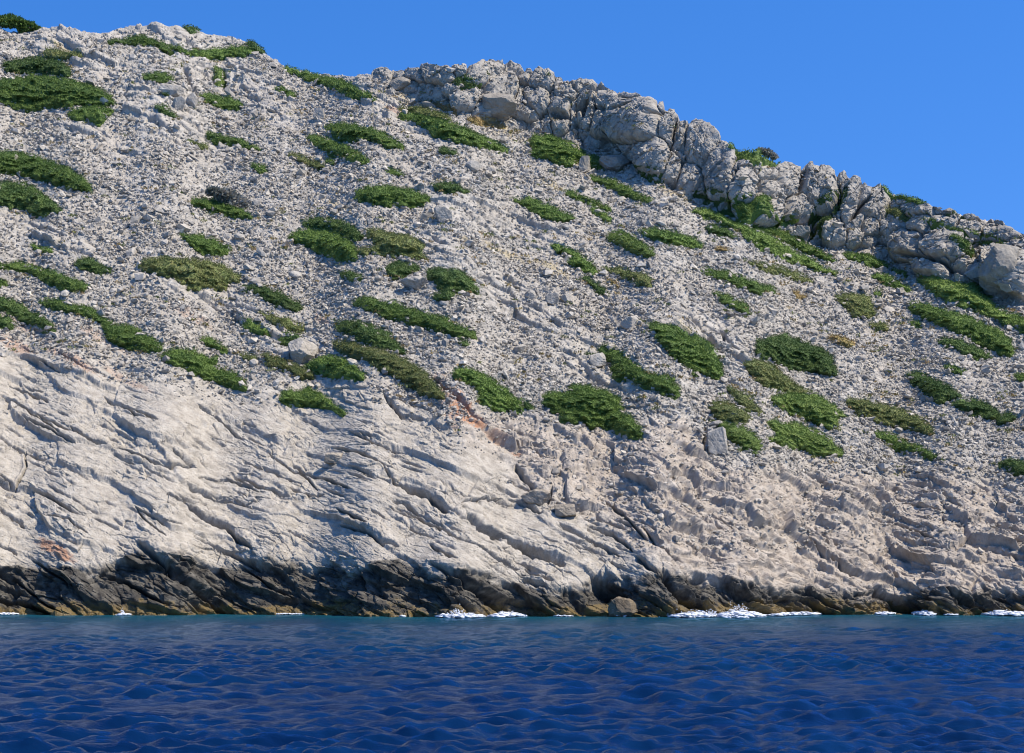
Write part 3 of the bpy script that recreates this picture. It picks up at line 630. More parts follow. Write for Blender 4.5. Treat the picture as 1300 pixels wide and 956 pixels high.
SH = [
('G', 'long thin green shrub lying just below the highest rocks of the left summit', 'A', [395,155, 430,145, 470,150, 480,135, 530,125, 560,135, 600,150, 690,172, 700,182, 640,180, 580,165, 500,165, 440,165]),
('G', 'green shrub strip right of the summit one, ending under the last summit rocks', 'A', [670,185, 740,182, 850,190, 880,175, 950,185, 955,205, 900,212, 830,218, 760,215, 700,203]),
('D', 'narrow dark shrub on the skyline where the left summit starts to fall', 'A', [918,150, 950,158, 995,198, 960,194, 930,175]),
('D', 'tiny dark shrub peeping over the top of the left summit rocks', 'A', [688,98, 720,102, 757,116, 720,113]),
('O', 'olive shrub joined to the upper edge of the two big dark ones at top left', 'A', [150,200, 190,182, 250,185, 310,195, 290,215, 230,225, 180,222]),
('D', 'broad dark shrub directly above the largest one near the top left edge', 'A', [5,240, 60,220, 150,212, 210,225, 270,260, 265,290, 200,280, 140,275, 60,270, 20,258]),
('G', 'largest shrub at the upper left edge, very broad and domed with an uneven lower rim', 'A', [-30,300, 60,290, 140,282, 220,290, 300,310, 380,330, 420,360, 430,400, 370,400, 280,382, 270,405, 180,395, 110,415, 40,395, -30,375]),
('G', 'small shrub with a ragged foot under the right end of the largest upper left one', 'A', [245,415, 300,405, 360,402, 430,415, 410,440, 370,468, 330,440, 270,445]),
('G', 'small flat shrub above the knobbly grey outcrop on the upper left slope', 'A', [530,290, 580,278, 650,292, 655,302, 600,310, 560,308]),
('D', 'little shrub at the left foot of the knobbly grey outcrop on the upper left slope', 'A', [575,412, 610,404, 660,428, 660,442, 630,440]),
('B', 'narrow upright bright shrub in a crack of the upper left rock wall', 'A', [802,252, 835,265, 838,300, 820,330, 808,300]),
('G', 'green shrub at the foot of the upper left rock wall, below the upright one', 'A', [745,348, 800,350, 860,365, 918,385, 890,405, 830,400, 780,380]),
('D', 'tiny shrub in the middle of the knobbly grey outcrop', 'A', [606,345, 635,350, 630,363, 610,358]),
('G', 'slim slanting shrub on grey scree between the left outcrop and the dark twiggy bush', 'A', [765,498, 830,500, 890,520, 940,545, 985,565, 930,565, 860,545, 790,520]),
('G', 'small oval shrub just right of the slim slanting one, above the dark twiggy bush', 'A', [935,615, 965,612, 1000,635, 990,650, 965,650]),
('O', 'short faint olive shrub left of the slim slanting one on the grey scree', 'A', [700,515, 740,522, 780,545, 760,552, 725,535]),
('G', 'long tapering upper one of two big shrubs cut by the left edge at mid height', 'A', [-30,570, 60,572, 140,590, 210,615, 280,645, 340,680, 345,718, 280,705, 200,690, 120,670, 40,655, -30,648]),
('D', 'rounded lower one of two big shrubs cut by the left edge at mid height', 'A', [-30,692, 60,688, 120,700, 170,735, 235,780, 220,798, 180,795, 150,808, 100,785, 40,772, -30,765]),
('G', 'green mat of shrub spreading beneath the dark twiggy bush', 'A', [700,755, 780,745, 830,755, 900,775, 960,825, 900,822, 830,810, 760,790]),
('G', 'long green shrub running along the skyline dip right of the left summit', 'A', [1065,250, 1120,260, 1190,285, 1280,300, 1320,325, 1370,360, 1425,385, 1370,380, 1320,368, 1260,345, 1190,310, 1140,290, 1090,265]),
('G', 'small slanting shrub below the skyline shrub, on the rocks right of the left summit', 'A', [1030,325, 1070,332, 1115,352, 1095,362, 1050,345]),
('G', 'large shrub with a pointed right end, upper of the pair below the skyline dip', 'A', [1215,480, 1250,465, 1330,470, 1400,490, 1470,525, 1526,560, 1450,560, 1370,530, 1300,540, 1240,510]),
('G', 'lower shrub of the pair below the skyline dip, close under the large pointed one', 'A', [1140,520, 1190,512, 1270,540, 1330,565, 1400,610, 1340,605, 1260,590, 1190,555]),
('O', 'narrow broken shrub below and left of the pair under the skyline dip', 'A', [1075,580, 1110,577, 1150,600, 1200,605, 1240,640, 1180,630, 1130,612]),
('G', 'tiny round shrub at the upper right of the narrow broken one', 'A', [1215,600, 1245,597, 1262,607, 1250,617, 1225,614]),
('G', 'thick bright shrub, lower left part of the twin patch in the left middle', '', [366,296, 385,290, 412,290, 436,297, 452,312, 455,328, 437,331, 415,322, 390,312, 372,308]),
('D', 'dark upper shrub of the twin patch in the left middle of the slope', '', [381,280, 404,275, 440,281, 455,289, 460,298, 450,306, 436,296, 410,288, 390,287]),
('O', 'olive shrub with white stones, right half of the twin patch in the left middle', 'E', [95,15, 160,30, 240,50, 300,70, 325,100, 310,115, 330,145, 270,140, 200,130, 150,120, 80,130, 60,100, 110,100, 150,90, 110,60]),
('G', 'green shrub alone on the scree above the broad brown and green one at left', '', [225,297, 262,300, 297,315, 285,325, 262,325, 240,312]),
('Y', 'faint yellowish shrub close under the left end of the crag', 'B', [300,372, 340,365, 380,378, 430,398, 435,415, 390,400, 350,388]),
('O', 'dull olive shrub along the upper edge of the long green one below the crag', 'B', [215,402, 280,395, 340,405, 400,425, 435,445, 380,445, 300,430]),
('G', 'very long slanting green shrub below the left end of the crag', 'B', [215,430, 260,422, 320,430, 400,450, 470,480, 540,515, 600,540, 650,565, 590,568, 520,550, 450,535, 390,520, 330,490, 270,455]),
('Y', 'yellow green shrub strip under the smooth pale wall of the crag', 'B', [480,440, 520,436, 560,455, 620,465, 630,485, 580,478, 530,462, 490,462]),
('D', 'dark bush growing in the gap between boulders near the left top of the crag', 'B', [430,290, 470,280, 500,300, 530,330, 470,330, 435,318]),
('G', 'wide green shrub at the foot of the crag above the pale pillar stone', 'B', [720,510, 760,505, 820,515, 880,540, 920,570, 980,590, 1015,625, 990,638, 940,625, 900,600, 880,625, 830,620, 780,600, 715,580, 740,565, 710,545]),
('D', 'small oval shrub under the very long slanting one, upper middle of the slope', 'B', [375,555, 410,548, 455,575, 420,583, 385,570]),
('G', 'small shrub between the pointed pair and the wide oval one, upper middle left', 'B', [168,630, 200,626, 250,655, 225,658, 190,645]),
('D', 'short dark shrub just right of the wide oval one in the upper middle', 'B', [340,690, 400,683, 450,700, 498,725, 440,728, 380,712]),
('G', 'wide oval shrub alone on the grey scree in the upper middle', 'B', [52,735, 90,705, 170,698, 250,705, 320,725, 350,745, 320,765, 260,780, 200,770, 130,760, 70,752]),
('G', 'slanting shrub in the upper middle right, below and left of two thinner ones', 'B', [640,755, 700,750, 770,770, 830,800, 905,835, 850,840, 790,830, 720,800, 710,780]),
('G', 'middle one of three slanting shrubs in steps below the crag', 'B', [835,722, 870,712, 940,745, 1000,775, 1030,795, 970,785, 900,755]),
('B', 'small bright shrub just under the middle one of the three stepped shrubs', 'B', [935,790, 970,788, 1010,810, 1025,832, 970,815]),
('G', 'uppermost of three slanting shrubs in steps below the crag', 'B', [935,665, 990,660, 1060,690, 1130,725, 1190,755, 1160,762, 1100,740, 1040,715, 980,690]),
('D', 'small dark shrub in shade right under the crag wall, above the stepped shrubs', 'B', [1125,635, 1180,640, 1215,650, 1210,685, 1150,665]),
('B', 'bright oval shrub on the upper right scree, left of a darker long one', 'E', [1000,75, 1015,50, 1060,42, 1120,70, 1195,125, 1170,138, 1110,125, 1050,95]),
('G', 'darker long shrub right of the bright oval one on the scree', '', [810,294, 830,289, 860,293, 885,303, 895,315, 875,314, 845,308, 820,302]),
('B', 'smooth green shrub on the skyline behind the crag, carrying a dark bush', 'C', [190,100, 250,115, 300,125, 350,140, 390,165, 330,168, 280,178, 240,150, 215,120]),
('G', 'thin green shrub on the skyline right of the tallest crag boulders', 'C', [760,262, 820,272, 880,290, 930,310, 900,318, 840,300, 790,280]),
('O', 'shrub on top of the crag just below the thin skyline one', 'C', [780,325, 830,338, 875,358, 860,385, 820,372, 790,350]),
('D', 'dark shrub pressed against the foot of the crag at its middle', 'C', [60,278, 120,272, 190,285, 190,300, 150,320, 100,305]),
('G', 'big green shrub climbing from the long scree strip up to the middle of the crag', 'C', [150,320, 220,310, 280,295, 325,295, 325,340, 330,375, 370,400, 420,420, 480,460, 550,500, 600,530, 570,535, 520,515, 450,490, 400,460, 340,420, 290,395, 240,380, 190,360]),
('B', 'longest shrub strip below the right part of the crag, bright at its left end', 'C', [45,345, 100,338, 170,365, 240,400, 330,430, 400,475, 470,510, 550,555, 612,585, 560,580, 480,555, 400,525, 330,500, 280,470, 220,415, 150,400, 80,365]),
('D', 'dark green bush filling the tall cleft of the crag left of the pale slab', 'C', [500,430, 510,350, 550,310, 600,275, 640,250, 625,310, 590,350, 570,380, 540,420]),
('D', 'short dark shrub under the bright left end of the longest strip', 'C', [105,408, 150,405, 200,430, 240,455, 180,445, 120,430]),
('G', 'green shrub at the foot of the crag right of its tall cleft', 'C', [615,505, 670,492, 740,515, 790,545, 790,565, 740,560, 680,540]),
('G', 'little green shrub just below the one at the crag foot right of the cleft', 'C', [795,565, 840,575, 870,598, 830,592]),
('Y', 'faint dull shrub on the scree below the longest strip', 'C', [130,488, 170,490, 200,508, 150,500]),
('O', 'slim brownish shrub on the scree below the middle of the longest strip', 'C', [240,535, 285,545, 350,545, 420,565, 480,585, 515,608, 470,610, 400,590, 350,580, 300,562]),
('G', 'spread green shrub with pointed arms below the slim brownish one at right', 'C', [75,565, 150,570, 220,590, 290,620, 350,630, 378,658, 320,650, 310,668, 260,640, 180,615, 120,590]),
('G', 'narrow shrub slanting down under the one with pointed arms', 'C', [130,645, 180,665, 240,690, 270,710, 285,740, 240,720, 190,700, 150,670]),
('Y', 'small dull patch of shrub right of the shrub with pointed arms', 'C', [425,645, 460,645, 490,670, 450,670]),
('G', 'slim green shrub alone on the right scree below the crag cave', 'C', [718,590, 780,595, 840,625, 890,655, 850,655, 790,635, 740,612]),
('O', 'dark olive shrub on the right scree, wide at the top and narrowing downhill', 'C', [585,660, 640,652, 720,665, 735,700, 760,745, 700,740, 650,715, 610,680]),
('O', 'small olive shrub at the narrow lower end of the dark olive one', 'C', [720,758, 770,760, 800,785, 760,792, 735,775]),
('G', 'tiny shrub between the dark olive one and the slim one on the right scree', 'C', [730,655, 755,658, 770,670, 745,670]),
('B', 'broad bright shrub spreading from under the huge round boulder at right', 'C', [890,605, 960,610, 1040,625, 1120,625, 1150,660, 1170,690, 1230,730, 1330,755, 1330,815, 1240,780, 1170,745, 1080,720, 1000,690, 940,655, 920,635]),
('G', 'largest dark shrub near the right photo edge, thick with a blunt right end', 'C', [858,695, 930,700, 1010,720, 1090,745, 1170,780, 1230,810, 1260,860, 1250,890, 1200,885, 1130,840, 1060,810, 980,770, 900,740]),
('G', 'tiny shrub left under the largest dark one near the right photo edge', 'C', [870,760, 900,758, 925,778, 890,782]),
('D', 'medium dark shrub right below the largest one near the right photo edge', 'F', [975,150, 1040,145, 1110,170, 1190,225, 1140,228, 1060,200, 1000,175]),
('Y', 'pale yellowish shrub on the right scree above the wide dark green pair', 'F', [550,145, 610,138, 678,178, 620,182]),
('G', 'long thin shrub lying across the top of the right end of the crag', 'C', [915,375, 970,385, 1060,420, 1140,440, 1200,450, 1250,482, 1190,475, 1110,450, 1030,420, 960,395]),
('O', 'faint thin shrub just under the skyline at the far right', 'C', [1000,335, 1050,345, 1105,368, 1060,355]),
('G', 'shrub hanging down the face of the crag between two boulders at far right', 'C', [1020,450, 1070,465, 1105,495, 1100,535, 1060,510]),
('G', 'small shrub low in the crag wall left of its tall cleft', 'C', [375,362, 405,368, 442,392, 400,395]),
('D', 'small dark shrub in the shade left of the big round boulder at right', 'C', [1135,640, 1165,640, 1200,660, 1190,682, 1150,672]),
('G', 'long shrub at the left photo edge above the dark sloping one', 'D', [-30,157, 70,158, 150,175, 220,200, 290,230, 340,252, 310,270, 240,262, 190,245, 130,205, 60,185, -30,175]),
('G', 'sliver of shrub at the left photo edge under the long one', 'D', [-30,210, 30,230, 38,242, -30,240]),
('D', 'dark sloping shrub running down from the left photo edge to the bare slabs', 'D', [-30,270, 60,305, 120,345, 190,375, 215,425, 160,405, 90,380, 30,345, -30,325]),
('D', 'lowest small shrub at the left photo edge, under the dark sloping one', 'D', [-30,338, 40,370, 65,400, -30,395]),
('D', 'small dark shrub among grey rocks left of the broad brown and green one', 'D', [285,150, 340,145, 390,175, 430,200, 370,205, 330,190, 290,180]),
('G', 'small thin shrub beside a grey rock near the left photo edge', 'D', [110,85, 160,98, 205,118, 150,122]),
('O', 'broad brown and green shrub in the left middle of the slope', 'D', [510,175, 560,145, 630,140, 720,145, 790,160, 850,185, 920,228, 860,235, 840,265, 790,265, 720,258, 690,235, 620,218, 550,200]),
('D', 'dark shrub with a grey stone in it, right below the broad brown and green one', 'D', [895,262, 950,245, 1020,262, 1080,290, 1150,320, 1100,335, 1030,325, 990,290, 940,275]),
('O', 'olive shrub directly under the dark one that holds a grey stone', 'D', [960,335, 1010,345, 1080,365, 1140,380, 1130,400, 1080,398, 1010,370]),
('G', 'small flat shrub left above the round pale boulder in the left middle', 'D', [900,380, 950,375, 1015,405, 1000,420, 930,408]),
('D', 'round shrub sitting on the round pale boulder in the left middle', 'D', [1050,425, 1080,414, 1130,430, 1110,455, 1070,465, 1052,450]),
('G', 'small shrub on the bare rock above the large ragged one on the left slabs', 'D', [748,438, 790,435, 850,470, 855,492, 800,475]),
('G', 'long s shaped shrub above the bare slabs at left, thickest at its lower right end', 'D', [140,310, 200,295, 260,315, 330,325, 390,365, 440,390, 500,395, 550,430, 600,455, 620,480, 560,485, 490,475, 420,455, 390,430, 400,405, 350,370, 300,350, 240,340, 180,325]),
('G', 'large ragged shrub at the top of the bare slabs, right of the s shaped one', 'D', [595,500, 640,480, 700,475, 770,500, 830,520, 790,540, 830,560, 880,565, 920,610, 940,650, 880,640, 800,605, 740,580, 680,540, 610,525]),
('O', 'little olive shrub between the large ragged one and the round pale boulder', 'D', [880,495, 930,492, 970,520, 930,515]),
('O', 'olive shrub slanting down just left of the round pale boulder', 'D', [980,500, 1040,505, 1100,540, 1180,570, 1180,595, 1120,600, 1060,570, 1000,545]),
('G', 'green shrub right below the round pale boulder in the left middle', 'D', [1130,545, 1180,520, 1240,505, 1300,520, 1360,565, 1370,600, 1300,590, 1230,590, 1170,565]),
('G', 'lowest shrub of the left middle, two lobed and growing on the bare slab', 'D', [1045,655, 1090,632, 1110,650, 1150,625, 1200,640, 1260,690, 1300,725, 1230,700, 1160,690, 1110,700, 1060,685]),
('D', 'small shrub with white stones on the scree below the twin patch', 'D', [1260,190, 1300,190, 1370,215, 1355,235, 1300,225]),
('D', 'dark shrub at the upper end of the long slope gully in the middle left', 'D', [1245,395, 1290,375, 1380,385, 1450,420, 1500,460, 1530,500, 1480,490, 1400,470, 1320,440, 1290,430]),
('O', 'long olive shrub running down the gully beside the bare pale slab', 'D', [1240,450, 1300,450, 1380,475, 1470,495, 1530,530, 1590,560, 1640,620, 1680,680, 1620,670, 1560,640, 1500,595, 1430,560, 1360,520, 1280,500]),
('D', 'small dark shrub among rocks right below the olive half of the twin patch', 'E', [165,190, 210,155, 260,165, 315,192, 270,200, 230,225, 185,212]),
('D', 'dark shrub with a downward lobe in the centre left, between pale rocks', 'E', [325,200, 370,190, 440,205, 500,235, 530,275, 490,285, 440,275, 430,305, 390,320, 355,300, 390,265, 345,240]),
('G', 'long thick shrub pointing right in the very middle of the slope', 'E', [40,300, 90,290, 170,305, 260,330, 340,350, 420,380, 480,410, 525,430, 470,445, 400,430, 340,410, 270,400, 190,370, 110,335]),
('D', 'small shrub just under the right tip of the long thick middle one', 'E', [445,445, 480,450, 490,470, 455,465]),
('G', 'shrub curving down around the pale dome of rock in the centre', 'E', [785,80, 850,95, 910,130, 970,180, 960,210, 920,190, 870,170, 850,135]),
('D', 'short shrub below the one curving around the pale dome of rock', 'E', [905,200, 960,225, 1030,285, 980,275, 930,240]),
('O', 'brownish shrub right of the pale dome of rock in the centre', 'E', [975,175, 1040,180, 1100,195, 1150,195, 1190,235, 1120,240, 1080,220, 1030,205]),
('Y', 'faint dull shrub under the left end of the brownish one in the centre', 'E', [1000,220, 1040,228, 1055,246, 1015,240]),
('G', 'large smooth green shrub right of the centre, steep and pointed at its foot', 'E', [1150,385, 1220,390, 1300,425, 1370,455, 1400,490, 1430,520, 1445,600, 1390,590, 1330,560, 1290,545, 1230,495, 1190,450]),
('G', 'smooth green shrub right above the orange earth at the bottom of the gully', 'E', [425,550, 480,550, 550,580, 620,625, 680,680, 700,730, 650,715, 600,720, 540,700, 510,690, 530,650, 480,610, 430,590]),
('D', 'tiny dark shrub between the smooth one over the orange earth and the biggest one', 'E', [685,685, 715,685, 735,710, 710,722]),
('G', 'biggest shrub of the lower middle, triangular with a rough foot above the pinkish cliffs', 'E', [755,670, 790,635, 860,640, 880,605, 960,610, 1030,640, 1065,690, 1060,715, 1110,750, 1140,790, 1135,820, 1060,800, 1000,770, 950,780, 880,760, 820,755, 840,730, 790,715]),
('G', 'crooked shrub above and right of the biggest triangular one', 'E', [965,470, 1010,460, 1060,490, 1110,540, 1180,575, 1240,585, 1280,630, 1270,670, 1200,640, 1140,625, 1090,595, 1030,600, 1030,560, 1000,510]),
('D', 'tiny shrub at the upper left tip of the crooked one', 'E', [925,488, 960,485, 965,500, 935,502]),
('D', 'broad dark shrub on the right scree, upper of the chain that leads to the cliffs', 'F', [290,170, 320,140, 400,135, 460,150, 520,170, 570,200, 590,250, 610,285, 550,280, 490,262, 440,258, 380,230, 300,205]),
('O', 'dark olive shrub, upper half of the long chain at right', 'F', [240,240, 300,220, 370,250, 430,290, 470,330, 520,360, 480,355, 410,350, 340,335, 290,290]),
('B', 'bright combed shrub, lower half of the long chain at right', 'F', [345,370, 400,350, 470,345, 540,370, 600,410, 640,440, 600,448, 610,470, 590,488, 530,475, 470,450, 400,415, 350,395]),
('O', 'thin olive shrub left of the bright combed one', 'F', [180,330, 230,350, 300,405, 320,440, 270,435, 220,400]),
('O', 'dark olive shrub under the thin olive one, above a bright green one', 'F', [118,390, 170,390, 240,420, 275,460, 240,480, 180,465, 130,440]),
('B', 'brightest green shrub, right of the square grey block', 'F', [140,465, 200,475, 270,500, 300,530, 312,570, 290,582, 240,570, 190,530]),
('B', 'bright shrub with a ragged left arm at the edge of the pinkish cliffs', 'F', [330,460, 370,455, 390,480, 430,460, 490,480, 560,510, 600,545, 632,575, 570,580, 510,582, 450,560, 400,555, 320,525, 370,515, 340,490]),
('O', 'large smooth shrub on the lower right scree, green at left and brown at right', 'F', [622,385, 650,370, 720,378, 800,400, 880,430, 950,470, 970,505, 910,500, 850,480, 780,470, 700,440]),
('G', 'thin shrub with a long tail, lowest one of the lower right scree', 'F', [735,500, 780,488, 830,515, 870,545, 900,540, 960,575, 1005,600, 950,592, 870,560, 820,565, 790,530]),
('D', 'dark two lobed shrub at right, left one of the close pair', 'F', [850,280, 910,275, 970,300, 1040,335, 1070,370, 1010,375, 990,388, 940,365, 900,330]),
('D', 'dark shrub at right, right one of the close pair', 'F', [1022,390, 1070,375, 1140,392, 1200,425, 1210,450, 1180,465, 1120,445, 1050,415]),
('D', 'small ragged shrub at the right end of the close dark pair', 'F', [1190,450, 1240,435, 1270,445, 1250,475, 1200,478]),
('G', 'small wedge of shrub above the close dark pair at right', 'F', [995,255, 1030,245, 1080,280, 1040,285]),
('G', 'shrub cut by the right photo edge at mid height', 'F', [1255,285, 1290,275, 1340,290, 1340,320, 1300,318]),
('D', 'lowest shrub at the right photo edge, small and dark', 'F', [1195,630, 1240,610, 1300,620, 1340,650, 1310,672, 1250,655]),
('G', 'tiny shrub below the foot of the large smooth one right of the centre', 'F', [50,268, 78,272, 78,292, 58,288]),
]
for tone, label, k, flat in SH:
    shrub(tone, label, k, flat)

# ------------------------------------------------------------------ dark twiggy bush, skyline bush, wind-bent tree
def tube(pts, radii, n=6):
    V = []; Fq = []
    for i, p in enumerate(pts):
        p = np.array(p, float)
        d = np.array(pts[min(i + 1, len(pts) - 1)], float) - np.array(pts[max(i - 1, 0)], float); d /= np.linalg.norm(d)
        a = np.cross(d, [0, 1, .1]); a /= np.linalg.norm(a); b_ = np.cross(d, a)
        for k in range(n):
            t = 2 * math.pi * k / n; V.append(p + radii[i] * (math.cos(t) * a + math.sin(t) * b_))
        if i:
            o = (i - 1) * n
            for k in range(n): Fq.append([o + k, o + (k + 1) % n, o + n + (k + 1) % n, o + n + k])
    return V, Fq
def merge(parts):
    V = []; Fq = []; o = 0
    for v_, f_ in parts:
        V += [np.asarray(v_, float)]; Fq += [np.asarray(f_, int) + o]; o += len(v_)
    return np.concatenate(V), np.concatenate(Fq)
def blob_leaves(lobes, n, size, rs, shell=.6, lean=(.2, 0, .3)):
    """leaves through the volume of several ellipsoid lobes (centre, radii)"""
    B = []; Nr = []
    for c, r in lobes:
        u = rs.normal(0, 1, (n, 3)); u /= np.linalg.norm(u, axis=1, keepdims=True)
        q = shell + (1 - shell) * rs.rand(n, 1)
        B.append(np.array(c) + u * q * np.array(r) * (1 + .18 * rs.normal(0, 1, (n, 1)))); Nr.append(u + np.array(lean))
    return leaves(np.concatenate(B), np.concatenate(Nr), size, spread=.5, rs=rs)
def px_to_world(px, py, Yd): return np.array([(px - PXC) / F * Yd, Yd, HC + (PYH - py) / F * Yd])

def bent_tree(name, label, cat, tone, gpx, gpy, crown, trunk_pts, leafn, size, Yoff=0., seed=1):
    """crown: list of (px, py, rx, rz) lobes; trunk_pts: list of branch lines in photo pixels"""
    g0 = surf(gpx, gpy); Yd = g0[1] + Yoff; m_ = Yd / F
    root = link(bpy.data.objects.new(name, None)); root.location = g0; thing(root, label, cat)
    rs = np.random.RandomState(seed)
    tubes = []
    for line, r0, r1 in trunk_pts:
        pts = [px_to_world(x, y, Yd + d_) for x, y, d_ in line]
        rr = np.linspace(r0, r1, len(pts)); tubes.append(tube(pts, rr))
    V, Fq = merge(tubes)
    t = link(bpy.data.objects.new('trunk', tri_mesh('trunk', V, Fq, M_bark, True, g0))); t.parent = root
    lobes = []
    for x, y, rx, rz in crown:
        c = px_to_world(x, y, Yd + rs.uniform(-.5, .5) * rx * m_); lobes.append((c, (rx * m_, rx * m_ * .9, rz * m_)))
    V, Fq = blob_leaves(lobes, leafn, size, rs, shell=.35, lean=(.7, 0, .1))
    cr = link(bpy.data.objects.new('crown', tri_mesh('crown', V, Fq, LEAF[tone], False, g0))); cr.parent = root
    return root
bent_tree('windswept_tree', 'windswept tree with a flat dark crown on the skyline at the top left corner', 'tree', 'G', 26, 41,
          [(4, 27, 9, 5), (13, 25, 10, 5), (22, 29, 10, 5), (30, 32, 9, 5), (38, 35, 8, 5), (46, 38, 6, 3.5), (30, 37, 6, 3), (12, 29, 12, 4)],
          [([(26, 43, 0), (24, 38, 0), (22, 34, 0), (16, 30, .3), (8, 28, .4)], .16, .05), ([(25, 40, 0), (30, 36, -.3), (38, 35, -.3), (46, 37, -.2)], .12, .04), ([(24, 37, 0), (27, 32, .5), (24, 27, .8)], .09, .03)], 900, .3, 0, 3)
bent_tree('twiggy_bush', 'dark grey twiggy bush leaning right over a green mat on the upper left scree', 'bush', 'K', 282, 262,
          [(270, 243, 8, 4), (280, 246, 10, 6), (292, 250, 11, 8), (303, 257, 10, 8), (312, 262, 8, 5), (298, 262, 8, 5), (285, 253, 9, 6)],
          [([(280, 266, 0), (284, 258, 0), (292, 250, 0), (304, 252, 0)], .13, .04), ([(282, 262, 0), (276, 252, .2), (268, 243, .3)], .09, .03), ([(284, 258, 0), (298, 260, -.4), (310, 262, -.4)], .08, .03)], 900, .24, -.8, 4)
bent_tree('skyline_bush', 'small dark bush standing on the green shrub of the right skyline', 'bush', 'K', 972, 203,
          [(965, 191, 4, 1.8), (971, 192.5, 6, 2.5), (977, 196, 5, 3), (982, 199, 3, 2)],
          [([(972, 204, 0), (971, 198, 0), (970, 193, 0)], .09, .04), ([(972, 200, 0), (977, 196, 0)], .06, .03)], 420, .22, .6, 5)
# ------------------------------------------------------------------ loose stones
PHI = (1 + 5 ** .5) / 2
ICO = np.array([(-1, PHI, 0), (1, PHI, 0), (-1, -PHI, 0), (1, -PHI, 0), (0, -1, PHI), (0, 1, PHI), (0, -1, -PHI), (0, 1, -PHI), (PHI, 0, -1), (PHI, 0, 1), (-PHI, 0, -1), (-PHI, 0, 1)]) / math.hypot(1, PHI)
ICF = np.array([(0, 11, 5), (0, 5, 1), (0, 1, 7), (0, 7, 10), (0, 10, 11), (1, 5, 9), (5, 11, 4), (11, 10, 2), (10, 7, 6), (7, 1, 8), (3, 9, 4), (3, 4, 2), (3, 2, 6), (3, 6, 8), (3, 8, 9), (4, 9, 5), (2, 4, 11), (6, 2, 10), (8, 6, 7), (9, 8, 1)])
rs = np.random.RandomState(21)
n = NSTONE
px = rs.uniform(-400, 1700, n * 3); py = rs.uniform(20, 700, n * 3)
ok = (py > T(SKY, px) + 4)
ri = np.clip(row_of(px, py), 0, NRT - 1).astype(int); ci = np.clip(np.interp(px, colpx, np.arange(NC)), 0, NC - 1).astype(int)
dens = Wrub[ri, ci] * (1 - .75 * Wout[ri, ci]) * np.clip(.55 + 1.5 * fbm((px + .6 * py) / 60, (py - .45 * px) / 16, 3, 77), .25, 1) + .10 * Wrug[ri, ci] + .12 * Wcr[ri, ci]
ok &= rs.rand(n * 3) < dens
px = px[ok][:n]; py = py[ok][:n]; n = len(px)
c = surf(px, py)
sz = .078 * np.exp(rs.normal(0, .5, n)) * (c[:, 1] / 165); sz = np.clip(sz, .04, .5)
V = ICO[None] * (1 + .28 * rs.normal(0, 1, (n, 12, 1)))
V = V * (np.stack([.8 + .7 * rs.rand(n), .8 + .6 * rs.rand(n), .45 + .45 * rs.rand(n)], -1) * sz[:, None])[:, None]
def rotm(n, rs, tilt):
    az = rs.rand(n) * 6.283; el = rs.normal(0, tilt, n); e2 = rs.normal(0, tilt, n) 
    ca, sa, ce, se, cf, sf = np.cos(az), np.sin(az), np.cos(el), np.sin(el), np.cos(e2), np.sin(e2); o = np.zeros(n); l_ = np.ones(n)
    Rz = np.stack([ca, -sa, o, sa, ca, o, o, o, l_], -1).reshape(n, 3, 3); Rx = np.stack([l_, o, o, o, ce, -se, o, se, ce], -1).reshape(n, 3, 3); Ry = np.stack([cf, o, sf, o, l_, o, -sf, o, cf], -1).reshape(n, 3, 3)
    return Rx @ Ry @ Rz
V = np.einsum('nij,nkj->nki', rotm(n, rs, .45), V)
V = V + (c + np.array([0, -.02, .0]) + np.array([0, -.25, .35]) * sz[:, None])[:, None]
Fc = ICF[None] + (np.arange(n) * 12)[:, None, None]
o = link(bpy.data.objects.new('scree', tri_mesh('scree', V.reshape(-1, 3), Fc.reshape(-1, 3), M_stone))); o['kind'] = 'stuff'
o['label'] = 'loose grey limestone rubble covering the slope'; print('stones', n)

